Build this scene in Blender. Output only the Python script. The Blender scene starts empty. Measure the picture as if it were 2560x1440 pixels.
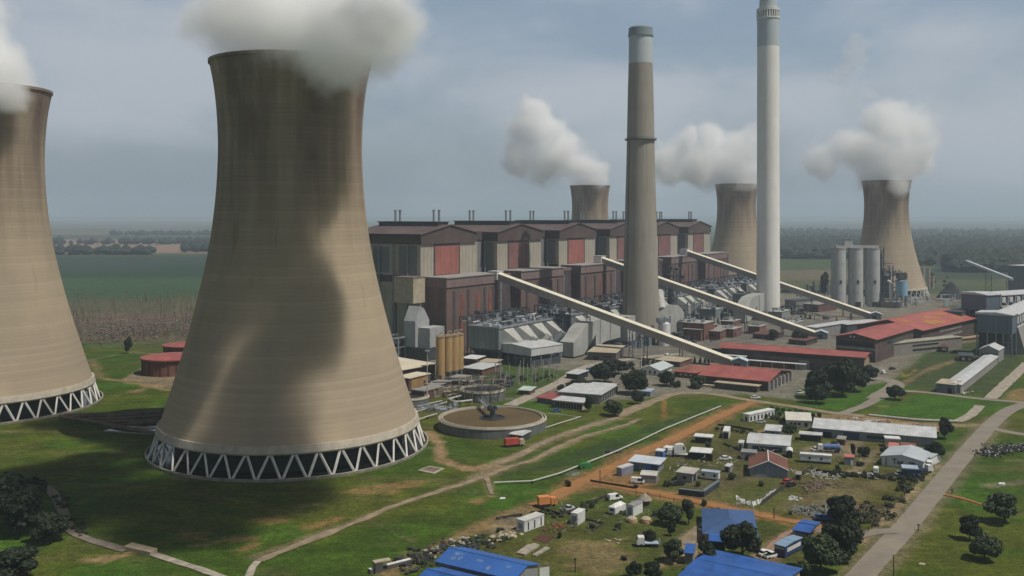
import bpy, math, random
import numpy as np
from mathutils import Vector, Matrix, noise
random.seed(7)
SC = bpy.context.scene
COL = SC.collection
PI = math.pi
R_ = math.radians
# ------------------------------------------------------------------ camera model
F, H, CX, HY = 2400.0, 90.0, 1280.0, 537.0
def G(px, py, z=0.0):
    "point of height z that the photograph shows at px, py"
    Y = F*(H-z)/(py-HY)
    return Vector(((px-CX)/F*Y, Y, z))
def P(px, py, Y):
    return Vector(((px-CX)/F*Y, Y, H-(py-HY)*Y/F))
cam = bpy.data.objects.new('camera', bpy.data.cameras.new('camera'))
COL.objects.link(cam); SC.camera = cam
cam.location = (0, 0, H); cam.rotation_euler = (PI/2, 0, 0)
cam.data.sensor_width = 36; cam.data.lens = 36*F/2560
cam.data.shift_y = -(720-HY)/2560
cam.data.clip_start = 1; cam.data.clip_end = 90000
# ------------------------------------------------------------------ materials
MATS = {}
def lin(c):
    return tuple((x/12.92 if x <= .04045 else ((x+.055)/1.055)**2.4) for x in c)
def mat(name, col, rough=.8, var=.25, scale=.3, streak=0, bump=0, wave=0, metal=0, col2=None, wdir='X', detail=4):
    "procedural weathered surface: col varied by world-scale noise, optional streaks (vertical), optional corrugation shading painted as colour bands"
    if name in MATS: return MATS[name]
    m = bpy.data.materials.new(name); m.use_nodes = True; MATS[name] = m
    nt = m.node_tree; N = nt.nodes; L = nt.links; N.clear()
    out = N.new('ShaderNodeOutputMaterial'); b = N.new('ShaderNodeBsdfPrincipled')
    L.new(b.outputs[0], out.inputs[0])
    b.inputs['Roughness'].default_value = rough; b.inputs['Metallic'].default_value = metal
    tc = N.new('ShaderNodeTexCoord')
    n = N.new('ShaderNodeTexNoise'); n.inputs['Scale'].default_value = scale; n.inputs['Detail'].default_value = detail
    n.inputs['Roughness'].default_value = .62
    L.new(tc.outputs['Object'], n.inputs['Vector'])
    c2 = col2 or tuple(max(0, x*(1-var*1.6)) for x in col)
    c1 = tuple(min(1, x*(1+var*.7)) for x in col) if not col2 else col
    r = N.new('ShaderNodeValToRGB'); r.color_ramp.elements[0].position = .33; r.color_ramp.elements[1].position = .67
    r.color_ramp.elements[0].color = (*c2, 1); r.color_ramp.elements[1].color = (*c1, 1)
    L.new(n.outputs[0], r.inputs[0]); cur = r.outputs[0]
    if streak:
        mp = N.new('ShaderNodeMapping'); mp.inputs['Scale'].default_value = (1.1, 1.1, .07)
        L.new(tc.outputs['Object'], mp.inputs[0])
        n2 = N.new('ShaderNodeTexNoise'); n2.inputs['Scale'].default_value = max(scale*2.5, .6); n2.inputs['Detail'].default_value = 5
        L.new(mp.outputs[0], n2.inputs['Vector'])
        mr = N.new('ShaderNodeMapRange'); mr.inputs[1].default_value = .4; mr.inputs[2].default_value = .68
        mr.inputs[3].default_value = 1; mr.inputs[4].default_value = 1-streak
        L.new(n2.outputs[0], mr.inputs[0])
        mx = N.new('ShaderNodeMix'); mx.data_type = 'RGBA'; mx.blend_type = 'MULTIPLY'; mx.inputs[0].default_value = 1
        L.new(cur, mx.inputs[6]); L.new(mr.outputs[0], mx.inputs[7]); cur = mx.outputs[2]
    if wave:  # corrugation imitated by light and dark bands in the colour
        w = N.new('ShaderNodeTexWave'); w.bands_direction = wdir; w.inputs['Scale'].default_value = wave
        w.inputs['Distortion'].default_value = 0
        L.new(tc.outputs['Object'], w.inputs['Vector'])
        mr = N.new('ShaderNodeMapRange'); mr.inputs[3].default_value = .84; mr.inputs[4].default_value = 1.05
        L.new(w.outputs[1], mr.inputs[0])
        mx = N.new('ShaderNodeMix'); mx.data_type = 'RGBA'; mx.blend_type = 'MULTIPLY'; mx.inputs[0].default_value = 1
        L.new(cur, mx.inputs[6]); L.new(mr.outputs[0], mx.inputs[7]); cur = mx.outputs[2]
    if bump:
        bp = N.new('ShaderNodeBump'); bp.inputs['Strength'].default_value = bump; bp.inputs['Distance'].default_value = .3
        nb = N.new('ShaderNodeTexNoise'); nb.inputs['Scale'].default_value = scale*4; nb.inputs['Detail'].default_value = 6
        L.new(tc.outputs['Object'], nb.inputs['Vector'])
        L.new(nb.outputs[0], bp.inputs['Height']); L.new(bp.outputs[0], b.inputs['Normal'])
    L.new(cur, b.inputs['Base Color'])
    return m
# ------------------------------------------------------------------ mesh builder
class M:
    def __init__(s): s.v = []; s.f = []
    def add(s, vs, fs):
        n = len(s.v); s.v += [tuple(v) for v in vs]; s.f += [tuple(n+i for i in f) for f in fs]; return s
    def box(s, x0, x1, y0, y1, z0, z1):
        return s.add([(x0,y0,z0),(x1,y0,z0),(x1,y1,z0),(x0,y1,z0),(x0,y0,z1),(x1,y0,z1),(x1,y1,z1),(x0,y1,z1)],
                     [(0,3,2,1),(4,5,6,7),(0,1,5,4),(1,2,6,5),(2,3,7,6),(3,0,4,7)])
    def prism(s, poly, z0, z1):
        n = len(poly)
        return s.add([(x,y,z0) for x,y in poly]+[(x,y,z1) for x,y in poly],
                     [tuple(range(n-1,-1,-1)), tuple(range(n,2*n))]+[(i,(i+1)%n,n+(i+1)%n,n+i) for i in range(n)])
    def ext(s, prof, axis, a, b):
        "profile in the plane across axis ('x': prof=(y,z); 'y': prof=(x,z)) swept from a to b"
        n = len(prof)
        f = (lambda t,p: (t,p[0],p[1])) if axis == 'x' else (lambda t,p: (p[0],t,p[1]))
        return s.add([f(a,p) for p in prof]+[f(b,p) for p in prof],
                     [tuple(range(n-1,-1,-1)), tuple(range(n,2*n))]+[(i,(i+1)%n,n+(i+1)%n,n+i) for i in range(n)])
    def lathe(s, prof, cx=0, cy=0, seg=32, caps=True):
        n = len(prof); vs = []; fs = []
        for r, z in prof:
            for i in range(seg):
                a = 2*PI*i/seg; vs.append((cx+r*math.cos(a), cy+r*math.sin(a), z))
        for j in range(n-1):
            for i in range(seg):
                k = (i+1)%seg; fs.append((j*seg+i, j*seg+k, (j+1)*seg+k, (j+1)*seg+i))
        if caps:
            fs.append(tuple(range(seg-1,-1,-1))); fs.append(tuple((n-1)*seg+i for i in range(seg)))
        return s.add(vs, fs)
    def cyl(s, x, y, z0, z1, r, seg=16, r2=None):
        return s.lathe([(r,z0),(r if r2 is None else r2,z1)], x, y, seg)
    def beam(s, p, q, w, h=None, seg=0):
        "bar from p to q, w wide and h high, or round with seg sides (radius w)"
        p = Vector(p); q = Vector(q); d = (q-p); l = d.length
        if l < 1e-6: return s
        d /= l
        a = d.cross(Vector((0,0,1)))
        if a.length < 1e-3: a = Vector((1,0,0))
        a.normalize(); b = a.cross(d).normalized(); h = h or w
        if seg:
            vs = []; 
            for o in (p, q):
                for i in range(seg):
                    t = 2*PI*i/seg; vs.append(o+a*(w*math.cos(t))+b*(w*math.sin(t)))
            return s.add(vs, [tuple(range(seg-1,-1,-1)), tuple(range(seg,2*seg))]+[(i,(i+1)%seg,seg+(i+1)%seg,seg+i) for i in range(seg)])
        a *= w/2; b *= h/2
        return s.add([p-a-b,p+a-b,p+a+b,p-a+b,q-a-b,q+a-b,q+a+b,q-a+b],
                     [(0,1,2,3),(7,6,5,4),(0,4,5,1),(1,5,6,2),(2,6,7,3),(3,7,4,0)])
    def path(s, pts, w, h=None, seg=0):
        for p, q in zip(pts, pts[1:]): s.beam(p, q, w, h, seg)
        return s
    def rock(s, c, r, n=6, flat=.6):
        vs = []; fs = []
        for j in range(1, 4):
            for i in range(n):
                a = 2*PI*i/n+j; f = math.sin(PI*j/4)*(.75+.5*random.random())
                vs.append((c[0]+r*f*math.cos(a), c[1]+r*f*math.sin(a), c[2]+r*flat*(1-j/2)*-1*(.9+.2*random.random())))
        vs += [(c[0],c[1],c[2]-r*flat*.8),(c[0],c[1],c[2]+r*flat)]
        for j in range(2):
            for i in range(n): fs.append((j*n+i,j*n+(i+1)%n,(j+1)*n+(i+1)%n,(j+1)*n+i))
        for i in range(n): fs.append((3*n,(i+1)%n,i)); fs.append((3*n+1,2*n+i,2*n+(i+1)%n))
        return s.add(vs, fs)
    def build(s, name, m, parent=None, smooth=False, fix=False):
        me = bpy.data.meshes.new(name); me.from_pydata(s.v, [], s.f)
        if fix:
            import bmesh
            bm = bmesh.new(); bm.from_mesh(me); bmesh.ops.recalc_face_normals(bm, faces=bm.faces); bm.to_mesh(me); bm.free()
        me.materials.append(m)
        if smooth:
            me.polygons.foreach_set('use_smooth', [len(p.vertices) < 9 for p in me.polygons]); me.set_sharp_from_angle(angle=R_(35))
        me.update()
        o = bpy.data.objects.new(name, me); COL.objects.link(o)
        if parent: o.parent = parent
        return o
def tag(o, label, cat, group=None):
    o['label'] = label; o['category'] = cat
    if group: o['group'] = group
    return o
def thing(name, label, cat, loc=(0,0,0), rz=0, group=None):
    o = bpy.data.objects.new(name, None); COL.objects.link(o); o.empty_display_size = 1
    o.location = loc; o.rotation_euler = (0,0,rz)
    return tag(o, label, cat, group)
def struct(o): o['kind'] = 'structure'; return o
def stuff(o): o['kind'] = 'stuff'; return o
KIDS = {}
def dup(o, label, loc=None, rz=None, scale=None):
    kids = [c for c in COL.objects if c.parent == o] if o.name not in KIDS else KIDS[o.name]
    KIDS[o.name] = kids
    r = o.copy(); COL.objects.link(r); r['label'] = label
    if loc is not None: r.location = loc
    if rz is not None: r.rotation_euler = (0,0,rz)
    if scale: r.scale = (scale,)*3 if isinstance(scale,(int,float)) else scale
    for c in kids:
        d = c.copy(); COL.objects.link(d); d.parent = r
        if c.name not in KIDS: KIDS[c.name] = [g for g in COL.objects if g.parent == c]
        for g in KIDS[c.name]:
            e = g.copy(); COL.objects.link(e); e.parent = d
    return r
def catmull(pts, step):
    out = []; n = len(pts)
    for i in range(n-1):
        p0 = pts[max(i-1,0)]; p1 = pts[i]; p2 = pts[i+1]; p3 = pts[min(i+2,n-1)]
        k = max(1, int((Vector(p2)-Vector(p1)).length/step))
        for j in range(k):
            t = j/k
            out.append(tuple(.5*((2*b)+(-a+c)*t+(2*a-5*b+4*c-d)*t*t+(-a+3*b-3*c+d)*t**3) for a,b,c,d in zip(p0,p1,p2,p3)))
    out.append(tuple(pts[-1])); return out
# ------------------------------------------------------------------ light and air
SUN_AZ, SUN_EL = R_(62), R_(60)
SD = Vector((math.sin(SUN_AZ)*math.cos(SUN_EL), -math.cos(SUN_AZ)*math.cos(SUN_EL), math.sin(SUN_EL)))
sun = bpy.data.objects.new('sun', bpy.data.lights.new('sun', 'SUN')); COL.objects.link(sun)
sun.data.energy = 5.0; sun.data.angle = R_(.5); sun.data.color = (1, .945, .87)
sun.rotation_euler = SD.to_track_quat('Z', 'Y').to_euler(); sun.location = (0,0,600)
W = bpy.data.worlds.new('World'); SC.world = W; W.use_nodes = True
def world():
    nt = W.node_tree; N = nt.nodes; L = nt.links; N.clear()
    out = N.new('ShaderNodeOutputWorld'); bg = N.new('ShaderNodeBackground'); bg.inputs[1].default_value = .06
    sky = N.new('ShaderNodeTexSky'); sky.sky_type = 'NISHITA'; sky.sun_disc = False
    sky.sun_elevation = SUN_EL; sky.sun_rotation = math.atan2(SD.x, SD.y); sky.air_density = 1.3; sky.dust_density = 2.5
    tc = N.new('ShaderNodeTexCoord')
    mp = N.new('ShaderNodeMapping'); mp.inputs['Scale'].default_value = (1, 1, 2.2); mp.inputs['Location'].default_value = (.35,.2,.1)
    L.new(tc.outputs['Generated'], mp.inputs[0])
    n = N.new('ShaderNodeTexNoise'); n.inputs['Scale'].default_value = 3.2; n.inputs['Detail'].default_value = 7; n.inputs['Roughness'].default_value = .5
    n.inputs['Distortion'].default_value = .3
    L.new(mp.outputs[0], n.inputs['Vector'])
    r = N.new('ShaderNodeMapRange'); r.interpolation_type = 'SMOOTHSTEP'
    r.inputs[1].default_value = .42; r.inputs[2].default_value = .64; r.inputs[3].default_value = 0; r.inputs[4].default_value = .9
    L.new(n.outputs[0], r.inputs[0])
    # thin high cloud: a grey veil over the blue, and patches
    v = N.new('ShaderNodeMix'); v.data_type = 'RGBA'; v.inputs[0].default_value = .55
    v.inputs[7].default_value = (2.75, 3.6, 4.9, 1)
    L.new(sky.outputs[0], v.inputs[6])
    m = N.new('ShaderNodeMix'); m.data_type = 'RGBA'; m.inputs[7].default_value = (5.0, 5.4, 6.0, 1)
    L.new(r.outputs[0], m.inputs[0]); L.new(v.outputs[2], m.inputs[6])
    zz = N.new('ShaderNodeSeparateXYZ'); L.new(tc.outputs['Generated'], zz.inputs[0])
    zr = N.new('ShaderNodeMapRange'); zr.inputs[1].default_value = .22; zr.inputs[2].default_value = .6; zr.inputs[3].default_value = 1.98; zr.inputs[4].default_value = .30
    L.new(zz.outputs[2], zr.inputs[0])
    mz = N.new('ShaderNodeMix'); mz.data_type = 'RGBA'; mz.blend_type = 'MULTIPLY'; mz.inputs[0].default_value = 1
    L.new(m.outputs[2], mz.inputs[6]); L.new(zr.outputs[0], mz.inputs[7]); m = mz
    L.new(m.outputs[2], bg.inputs[0]); L.new(bg.outputs[0], out.inputs[0])
world()
def volmat(name, col, dens, aniso=0.0):
    m = bpy.data.materials.new(name); m.use_nodes = True; nt = m.node_tree; nt.nodes.clear()
    out = nt.nodes.new('ShaderNodeOutputMaterial'); v = nt.nodes.new('ShaderNodeVolumePrincipled')
    v.inputs['Color'].default_value = (*col, 1); v.inputs['Density'].default_value = dens; v.inputs['Anisotropy'].default_value = aniso
    nt.links.new(v.outputs[0], out.inputs['Volume']); return m
hz = M().box(-9000, 9000, -60, 16000, -3, 345).build('haze', volmat('haze_air', (.72,.86,1.0), .00013, .15))
stuff(hz); hz['label'] = 'pale blue haze over the plain'; hz['category'] = 'haze'
# ------------------------------------------------------------------ cooling towers
PROF = [(49.3,8.4),(48.6,11),(45.8,19.4),(41.1,35),(36.9,50),(33.3,65),(30.9,77),(29.3,88),(28.1,100),(27.5,112),(27.5,120),(28.0,130),(29.1,140),(30.8,149)]
def tower_mat(name, dark):
    m = bpy.data.materials.new(name); m.use_nodes = True
    nt = m.node_tree; N = nt.nodes; L = nt.links; N.clear()
    out = N.new('ShaderNodeOutputMaterial'); b = N.new('ShaderNodeBsdfPrincipled'); L.new(b.outputs[0], out.inputs[0])
    b.inputs['Roughness'].default_value = .9
    tc = N.new('ShaderNodeTexCoord'); sx = N.new('ShaderNodeSeparateXYZ'); L.new(tc.outputs['Object'], sx.inputs[0])
    def noisen(sc, scale, det=5, seed=0):
        mp = N.new('ShaderNodeMapping'); mp.inputs['Scale'].default_value = sc; mp.inputs['Location'].default_value = (seed,seed*2,seed*3)
        L.new(tc.outputs['Object'], mp.inputs[0])
        n = N.new('ShaderNodeTexNoise'); n.inputs['Scale'].default_value = scale; n.inputs['Detail'].default_value = det
        n.inputs['Roughness'].default_value = .6; L.new(mp.outputs[0], n.inputs['Vector']); return n.outputs[0]
    def rng(x, a, b_, c, d):
        r = N.new('ShaderNodeMapRange'); r.interpolation_type = 'SMOOTHSTEP'
        for i, q in enumerate((a,b_,c,d)): r.inputs[i+1].default_value = q
        L.new(x, r.inputs[0]); return r.outputs[0]
    def mul(x, y):
        q = N.new('ShaderNodeMath'); q.operation = 'MULTIPLY'; L.new(x, q.inputs[0]); L.new(y, q.inputs[1]); return q.outputs[0]
    def mix(f, a, c, mode='MIX'):
        q = N.new('ShaderNodeMix'); q.data_type = 'RGBA'; q.blend_type = mode
        if f is None: q.inputs[0].default_value = 1
        else: L.new(f, q.inputs[0])
        if isinstance(a, tuple): q.inputs[6].default_value = (*a,1)
        else: L.new(a, q.inputs[6])
        if isinstance(c, tuple): q.inputs[7].default_value = (*c,1)
        else: L.new(c, q.inputs[7])
        return q.outputs[2]
    big = noisen((1,1,.5), .035, 5)
    base = mix(rng(big,.35,.65,0,1), (.37,.295,.20), (.31,.25,.175))
    # rain staining, growing towards the rim
    hi = rng(sx.outputs[2], 55, 118, 0, 1)
    st = noisen((1,1,.05), .16, 7, 3)
    f = mul(hi, rng(st,.30,.62,.15,1))
    base = mix(f, base, dark)
    f2 = mul(rng(noisen((1,1,.3), .05, 6, 11),.42,.72,0,1), rng(sx.outputs[2], 80, 120, 0, .85))
    base = mix(f2, base, (.11,.062,.052))
    # drips below the waist
    f3 = mul(rng(noisen((1,1,.045), .3, 6, 7),.58,.72,0,.5), rng(sx.outputs[2],30,80,0,1))
    base = mix(f3, base, (.17,.125,.075))
    # lift joints of the shuttering, broken by noise
    w = N.new('ShaderNodeMath'); w.operation = 'FRACT'
    w0 = N.new('ShaderNodeMath'); w0.operation = 'MULTIPLY'; w0.inputs[1].default_value = 1/1.55
    L.new(sx.outputs[2], w0.inputs[0]); L.new(w0.outputs[0], w.inputs[0])
    line = rng(w.outputs[0], .0, .16, 1, 0)
    lf = mul(mul(line, rng(sx.outputs[2], 20, 110, .28, 1)), rng(noisen((.5,.5,2.5), .10, 5, 21),.44,.70,0,.62))
    base = mix(lf, base, (.12,.09,.06))
    # each lift its own tone
    fl = N.new('ShaderNodeMath'); fl.operation = 'FLOOR'; L.new(w0.outputs[0], fl.inputs[0])
    wn = N.new('ShaderNodeTexWhiteNoise'); wn.noise_dimensions = '1D'; L.new(fl.outputs[0], wn.inputs['W'])
    base = mix(None, base, rng(wn.outputs[0],0,1,.94,1.04), 'MULTIPLY')
    L.new(base, b.inputs['Base Color'])
    bp = N.new('ShaderNodeBump'); bp.inputs['Strength'].default_value = .12; bp.inputs['Distance'].default_value = .4
    L.new(line, bp.inputs['Height']); bp.invert = True; L.new(bp.outputs[0], b.inputs['Normal'])
    return m
SHELL = tower_mat('tower_concrete', (.21,.16,.11))
WHITEC = mat('white_concrete', (.62,.60,.55), .7, .12, .5)
RINGC = mat('ring_concrete', (.44,.39,.31), .85, .15, .3)
DARKIN = mat('dark_interior', (.018,.02,.02), .8, .3, .5)  # near-black imitates the shade inside the tower; also dark basin liquid
KERB = mat('kerb_concrete', (.30,.27,.22), .9, .25, .4)
def cooling_tower(c, label):
    t = thing('cooling_tower', label, 'cooling tower', (c[0],c[1],0), 0, 'cooling towers of the power station')
    prof = catmull(PROF, 2.2)
    seg = 144
    outer = [(r, z) for r, z in prof]; inner = [(r-.9, z) for r, z in reversed(prof)]
    lip = [(prof[-1][0]+.35, 148.2), (prof[-1][0]+.35, 149.4), (prof[-1][0]-1.1, 149.4)]
    m = M().lathe(outer+lip+inner+[outer[0]], seg=seg, caps=False)
    m.build('shell', SHELL, t, True)
    M().lathe([(49.6,8.0),(50.1,8.6),(49.45,11.1),(48.1,11.1),(48.3,8.0),(49.6,8.0)], seg=seg, caps=False).build('ring_beam', RINGC, t)
    nv = 38
    for k in range(nv):
        for s in (-.5, .5):
            a = 2*PI*k/nv; a2 = a + s*2*PI/nv*.93; a1 = a + s*.012
            p = (49.2*math.cos(a1), 49.2*math.sin(a1), 8.3); q = (51.9*math.cos(a2), 51.9*math.sin(a2), .3)
            M().beam(p, q, .62, .72).build('leg', WHITEC, t)
    M().lathe([(53.3,-.5),(53.6,1.0),(53.0,1.05),(52.9,-.4)], seg=seg, caps=False).build('basin_wall', KERB, t)
    M().lathe([(52.8,.02),(0.2,.05)], seg=64, caps=False).build('basin_water', mat('basin_water',(.01,.013,.012),.15), t)
    f = M()
    for i in range(96):
        a = 2*PI*i/96; b = 2*PI*(i+.72)/96; r = 43.5+(.5 if i%3==0 else 0)
        f.add([(r*math.cos(a),r*math.sin(a),1.6),(r*math.cos(b),r*math.sin(b),1.6),(r*math.cos(b),r*math.sin(b),11.5),(r*math.cos(a),r*math.sin(a),11.5)],[(0,1,2,3)])
    f.cyl(0,0,.5,12,43.2,64)
    f.build('fill', DARKIN, t)
    return t
TWR = Vector((-86.5, 376, 0))
tw = cooling_tower(TWR, 'huge near concrete cooling tower in the left foreground, steam spilling over its right rim')
dup(tw, 'cooling tower cut by the left edge of the photo', (-251,453,0), .11)
T3, T4, T5 = Vector((102.6,1263,0)), Vector((281,1202,0)), Vector((423,1085,0))
dup(tw, 'distant cooling tower whose top shows above the boiler house roofs, left of the brown chimney', T3, .3, .86)
dup(tw, 'distant cooling tower standing just left of the white chimney', T4, .5, .86)
dup(tw, 'distant cooling tower behind the three grey silos', T5, .2, .86)
# ------------------------------------------------------------------ chimneys
def chimneys():
    c1 = Vector((91, 679, 0)); c2 = Vector((226, 847, 0))
    brown = mat('chimney_concrete', (.29,.265,.22), .9, .06, .04, streak=.14)
    pale = mat('chimney_white', (.74,.725,.67), .75, .04, .05, streak=.07)
    grey = mat('chimney_painted', (.42,.47,.48), .7, .04, .04, streak=.06)
    cap = mat('chimney_cap', (.20,.245,.26), .7, .12, .2)
    dk = mat('dark_steel', (.05,.05,.055), .6, .3, .5)
    t = thing('chimney', 'brown concrete chimney with a white upper section and dark cap', 'chimney', c1, 0, 'tall flue stacks')
    pr = [(13.4,0),(12.9,18),(11.6,70),(10.2,120),(9.7,143),(8.95,180),(8.5,196.6)]
    M().lathe(catmull(pr,8), seg=64).build('shaft', brown, t, True)
    M().lathe([(8.5,196.7),(8.3,216.0)], seg=64).build('painted_section', grey, t, True)
    M().lathe([(8.95,216.0),(8.95,216.9),(8.6,217.0),(8.5,221.8),(7.2,222.9),(7.0,220)], seg=64, caps=False).build('cap', cap, t)
    r = M().lathe([(9.6,142.7),(11.2,142.7),(11.2,143.3),(9.6,143.3)], seg=48, caps=False)
    for i in range(32):
        a = 2*PI*i/32; r.beam((11.1*math.cos(a),11.1*math.sin(a),143.2),(11.1*math.cos(a),11.1*math.sin(a),144.3),.09)
    r.lathe([(11.15,144.2),(11.2,144.35),(11.05,144.35)], seg=48, caps=False)
    r.build('platform', dk, t)
    l = M()
    for s in (-.35,.35): l.path([(13.4*math.cos(2.6+s*.05)+.0,-13.5*math.sin(2.6+s*.05),2),(9.9*math.cos(2.6+s*.05),-9.9*math.sin(2.6+s*.05),143)],.15)
    l.build('ladder', dk, t)
    t = thing('chimney', 'tall white chimney with a slotted crown reaching the top edge', 'chimney', c2, 0, 'tall flue stacks')
    M().lathe([(10.2,0),(9.9,60),(9.6,150),(9.5,238)], seg=64).build('shaft', pale, t, True)
    M().lathe([(9.5,238.05),(9.5,263.0)], seg=64).build('painted_section', grey, t, True)
    M().lathe([(9.1,262.9),(9.1,271)], seg=64).build('slot_wall', dk, t)
    cr = M()
    for i in range(28):
        a = 2*PI*(i+.5)/28
        cr.beam((9.35*math.cos(a),9.35*math.sin(a),262.9),(9.35*math.cos(a),9.35*math.sin(a),269.8),1.1,.9)
    cr.lathe([(9.2,262.4),(10.0,262.4),(10.0,263.6),(9.2,263.6)], seg=64, caps=False)
    cr.lathe([(9.2,269.3),(9.95,269.3),(9.95,271.6),(7.6,271.6)], seg=64, caps=False)
    cr.build('crown', mat('chimney_crown',(.62,.62,.58),.7,.1,.2), t)
    cp = M().lathe([(7.6,271),(7.5,279.5),(6.9,279.9),(6.7,277)], seg=48, caps=False)
    cp.build('flue_top', grey, t)
chimneys()
# ------------------------------------------------------------------ ground
GRASS=(.038,.070,.006); OLIVE=(.074,.082,.010); LUSH=(.040,.096,.007); DRYG=(.12,.105,.042)
ORANGE=(.30,.135,.048); TAN=(.25,.185,.115); GREY=(.165,.15,.12); BROWN=(.14,.095,.055)
def ground():
    def grow(a, b, step, far, k):
        out = list(np.arange(a, b, step)); s = step
        while out[-1] < far: s *= k; out.append(out[-1]+s)
        return out
    xs = grow(0, 330, 1.7, 26000, 1.075); xs = np.array([-x for x in xs[:0:-1]]+xs)
    ys = np.array([-3000,-1200,-500,-200,0,80,130,160,185]+grow(200, 620, 1.7, 46000, 1.02))
    X, Y = np.meshgrid(xs, ys)
    rs = np.random.RandomState(5)
    T = rs.rand(256,256)
    def vn(x, y):
        xi = np.floor(x).astype(int); yi = np.floor(y).astype(int); fx = x-xi; fy = y-yi
        fx = fx*fx*(3-2*fx); fy = fy*fy*(3-2*fy)
        a = T[yi%256, xi%256]; b = T[yi%256,(xi+1)%256]; c = T[(yi+1)%256,xi%256]; d = T[(yi+1)%256,(xi+1)%256]
        return (a*(1-fx)+b*fx)*(1-fy)+(c*(1-fx)+d*fx)*fy
    def fbm(s, o=4, sx=1, sy=1, seed=0):
        v = 0; a = .5; t = 0
        for i in range(o):
            v = v+a*vn(X/s*sx*2**i+seed*17.3+i*7, Y/s*sy*2**i+seed*9.1); t += a; a *= .55
        return v/t
    C = np.zeros(X.shape+(3,))
    def ss(x, a, b):
        t = np.clip((x-a)/(b-a),0,1); return t*t*(3-2*t)
    def blend(m, col):
        for i in range(3): C[...,i] = C[...,i]*(1-m)+col[i]*m
    C[...] = GRASS
    blend(ss(fbm(60,5),.45,.62)*.8, OLIVE); blend(ss(fbm(35,5,seed=3),.55,.7)*.7, LUSH)
    blend(ss(fbm(16,4,seed=5,sx=.6,sy=1.3),.62,.75)*.35, DRYG); blend(ss(fbm(9,4,seed=8,sx=.5),.70,.80)*.35, TAN)
    WB = fbm(14,4,seed=11)-.5; WF = fbm(4,3,seed=12)-.5
    def px(pts): return [(G(a,b).x, G(a,b).y) for a,b in pts]
    def stroke(pts, w, col, s=1, soft=1.2, wob=3, raw=False):
        q = pts if raw else px(pts)
        lo = np.array(q).min(0)-w-20; hi = np.array(q).max(0)+w+20
        j0,j1 = np.searchsorted(ys,[lo[1],hi[1]]); i0,i1 = np.searchsorted(xs,[lo[0],hi[0]])
        sl = (slice(j0,j1),slice(i0,i1)); x = X[sl]; y = Y[sl]; d = np.full(x.shape, 1e9)
        for (ax,ay),(bx,by) in zip(q,q[1:]):
            vx,vy = bx-ax,by-ay; t = np.clip(((x-ax)*vx+(y-ay)*vy)/(vx*vx+vy*vy+1e-9),0,1)
            d = np.minimum(d, np.hypot(x-ax-t*vx, y-ay-t*vy))
        m = (1-ss(d+WB[sl]*wob*1.6+WF[sl]*wob, w/2-soft, w/2+soft))*s
        for i in range(3): C[sl+(i,)] = C[sl+(i,)]*(1-m)+col[i]*m
    def poly(pts, col, s=1, soft=1.5, wob=4, raw=False):
        q = pts if raw else px(pts)
        lo = np.array(q).min(0)-20; hi = np.array(q).max(0)+20
        j0,j1 = np.searchsorted(ys,[lo[1],hi[1]]); i0,i1 = np.searchsorted(xs,[lo[0],hi[0]])
        sl = (slice(j0,j1),slice(i0,i1)); x = X[sl]; y = Y[sl]; d = np.full(x.shape, 1e9); ins = np.zeros(x.shape,bool)
        for (ax,ay),(bx,by) in zip(q,q[1:]+q[:1]):
            vx,vy = bx-ax,by-ay; t = np.clip(((x-ax)*vx+(y-ay)*vy)/(vx*vx+vy*vy+1e-9),0,1)
            d = np.minimum(d, np.hypot(x-ax-t*vx, y-ay-t*vy))
            cr = ((ay>y)!=(by>y)) & (x < (bx-ax)*(y-ay)/((by-ay) if by!=ay else 1e-9)+ax); ins ^= cr
        d = np.where(ins,-d,d)
        m = (1-ss(d+WB[sl]*wob*1.6+WF[sl]*wob,-soft,soft))*s
        for i in range(3): C[sl+(i,)] = C[sl+(i,)]*(1-m)+col[i]*m
    # far plain: fields as strips and blocks
    far = ss(Y, 620, 760)
    f1 = fbm(900,3,sx=.35,sy=1.0,seed=21); f2 = fbm(300,4,sx=.5,sy=1.4,seed=23)
    rowi = np.floor(Y**.5/3.1+f1*2.2).astype(int); coli = np.floor(X/np.maximum(Y*.33,200)+rowi*.37).astype(int)
    key = T[(rowi*7)%256,(coli*13+rowi*5)%256]
    for a,b,c in ((0,.28,(.035,.062,.022)),(.28,.5,(.05,.075,.03)),(.5,.68,(.03,.05,.028)),(.68,.84,(.075,.08,.04)),(.84,1.01,(.12,.10,.065))):
        blend(far*((key>=a)&(key<b)), c)
    blend(far*ss(f2,.55,.7)*.5, (.10,.09,.05))
    L_ = 1-ss(X/Y,-.2,-.1)
    blend(L_*ss(Y,2150,2350)*(1-ss(Y,3300,3700)), (.22,.15,.11))
    blend(L_*ss(Y,1350,1420)*(1-ss(Y,2000,2200))*.9, (.022,.045,.03))
    blend(L_*ss(Y,1020,1100)*(1-ss(Y,1330,1400))*.9, (.035,.075,.03))
    blend(L_*ss(Y,640,700)*(1-ss(Y+60*f1,1000,1090))*.75, (.095,.085,.05))
    blend(L_*ss(Y,680,705)*(1-ss(Y,860,900))*ss(fbm(30,3,seed=31),.35,.5)*.7, (.13,.09,.07))
    # the works: hardstanding between the buildings
    poly([(1015,1000),(1140,955),(1290,1003),(1400,1000),(1560,1000),(1690,990),(1860,985),(1990,1000),(2010,960),(2160,965),(2230,955),(2330,870),(2420,790),(2300,735),(1900,730),(1300,760),(980,870)], GREY, .92, 4, 6)
    poly([(1290,880),(1560,905),(1800,870),(1990,850),(2150,850),(2080,800),(1800,800),(1400,800)], (.12,.11,.10), .6, 5, 8)
    poly([(1130,935),(1250,905),(1420,925),(1400,960),(1300,995),(1180,985)], GRASS, .9, 2, 5)
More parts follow.
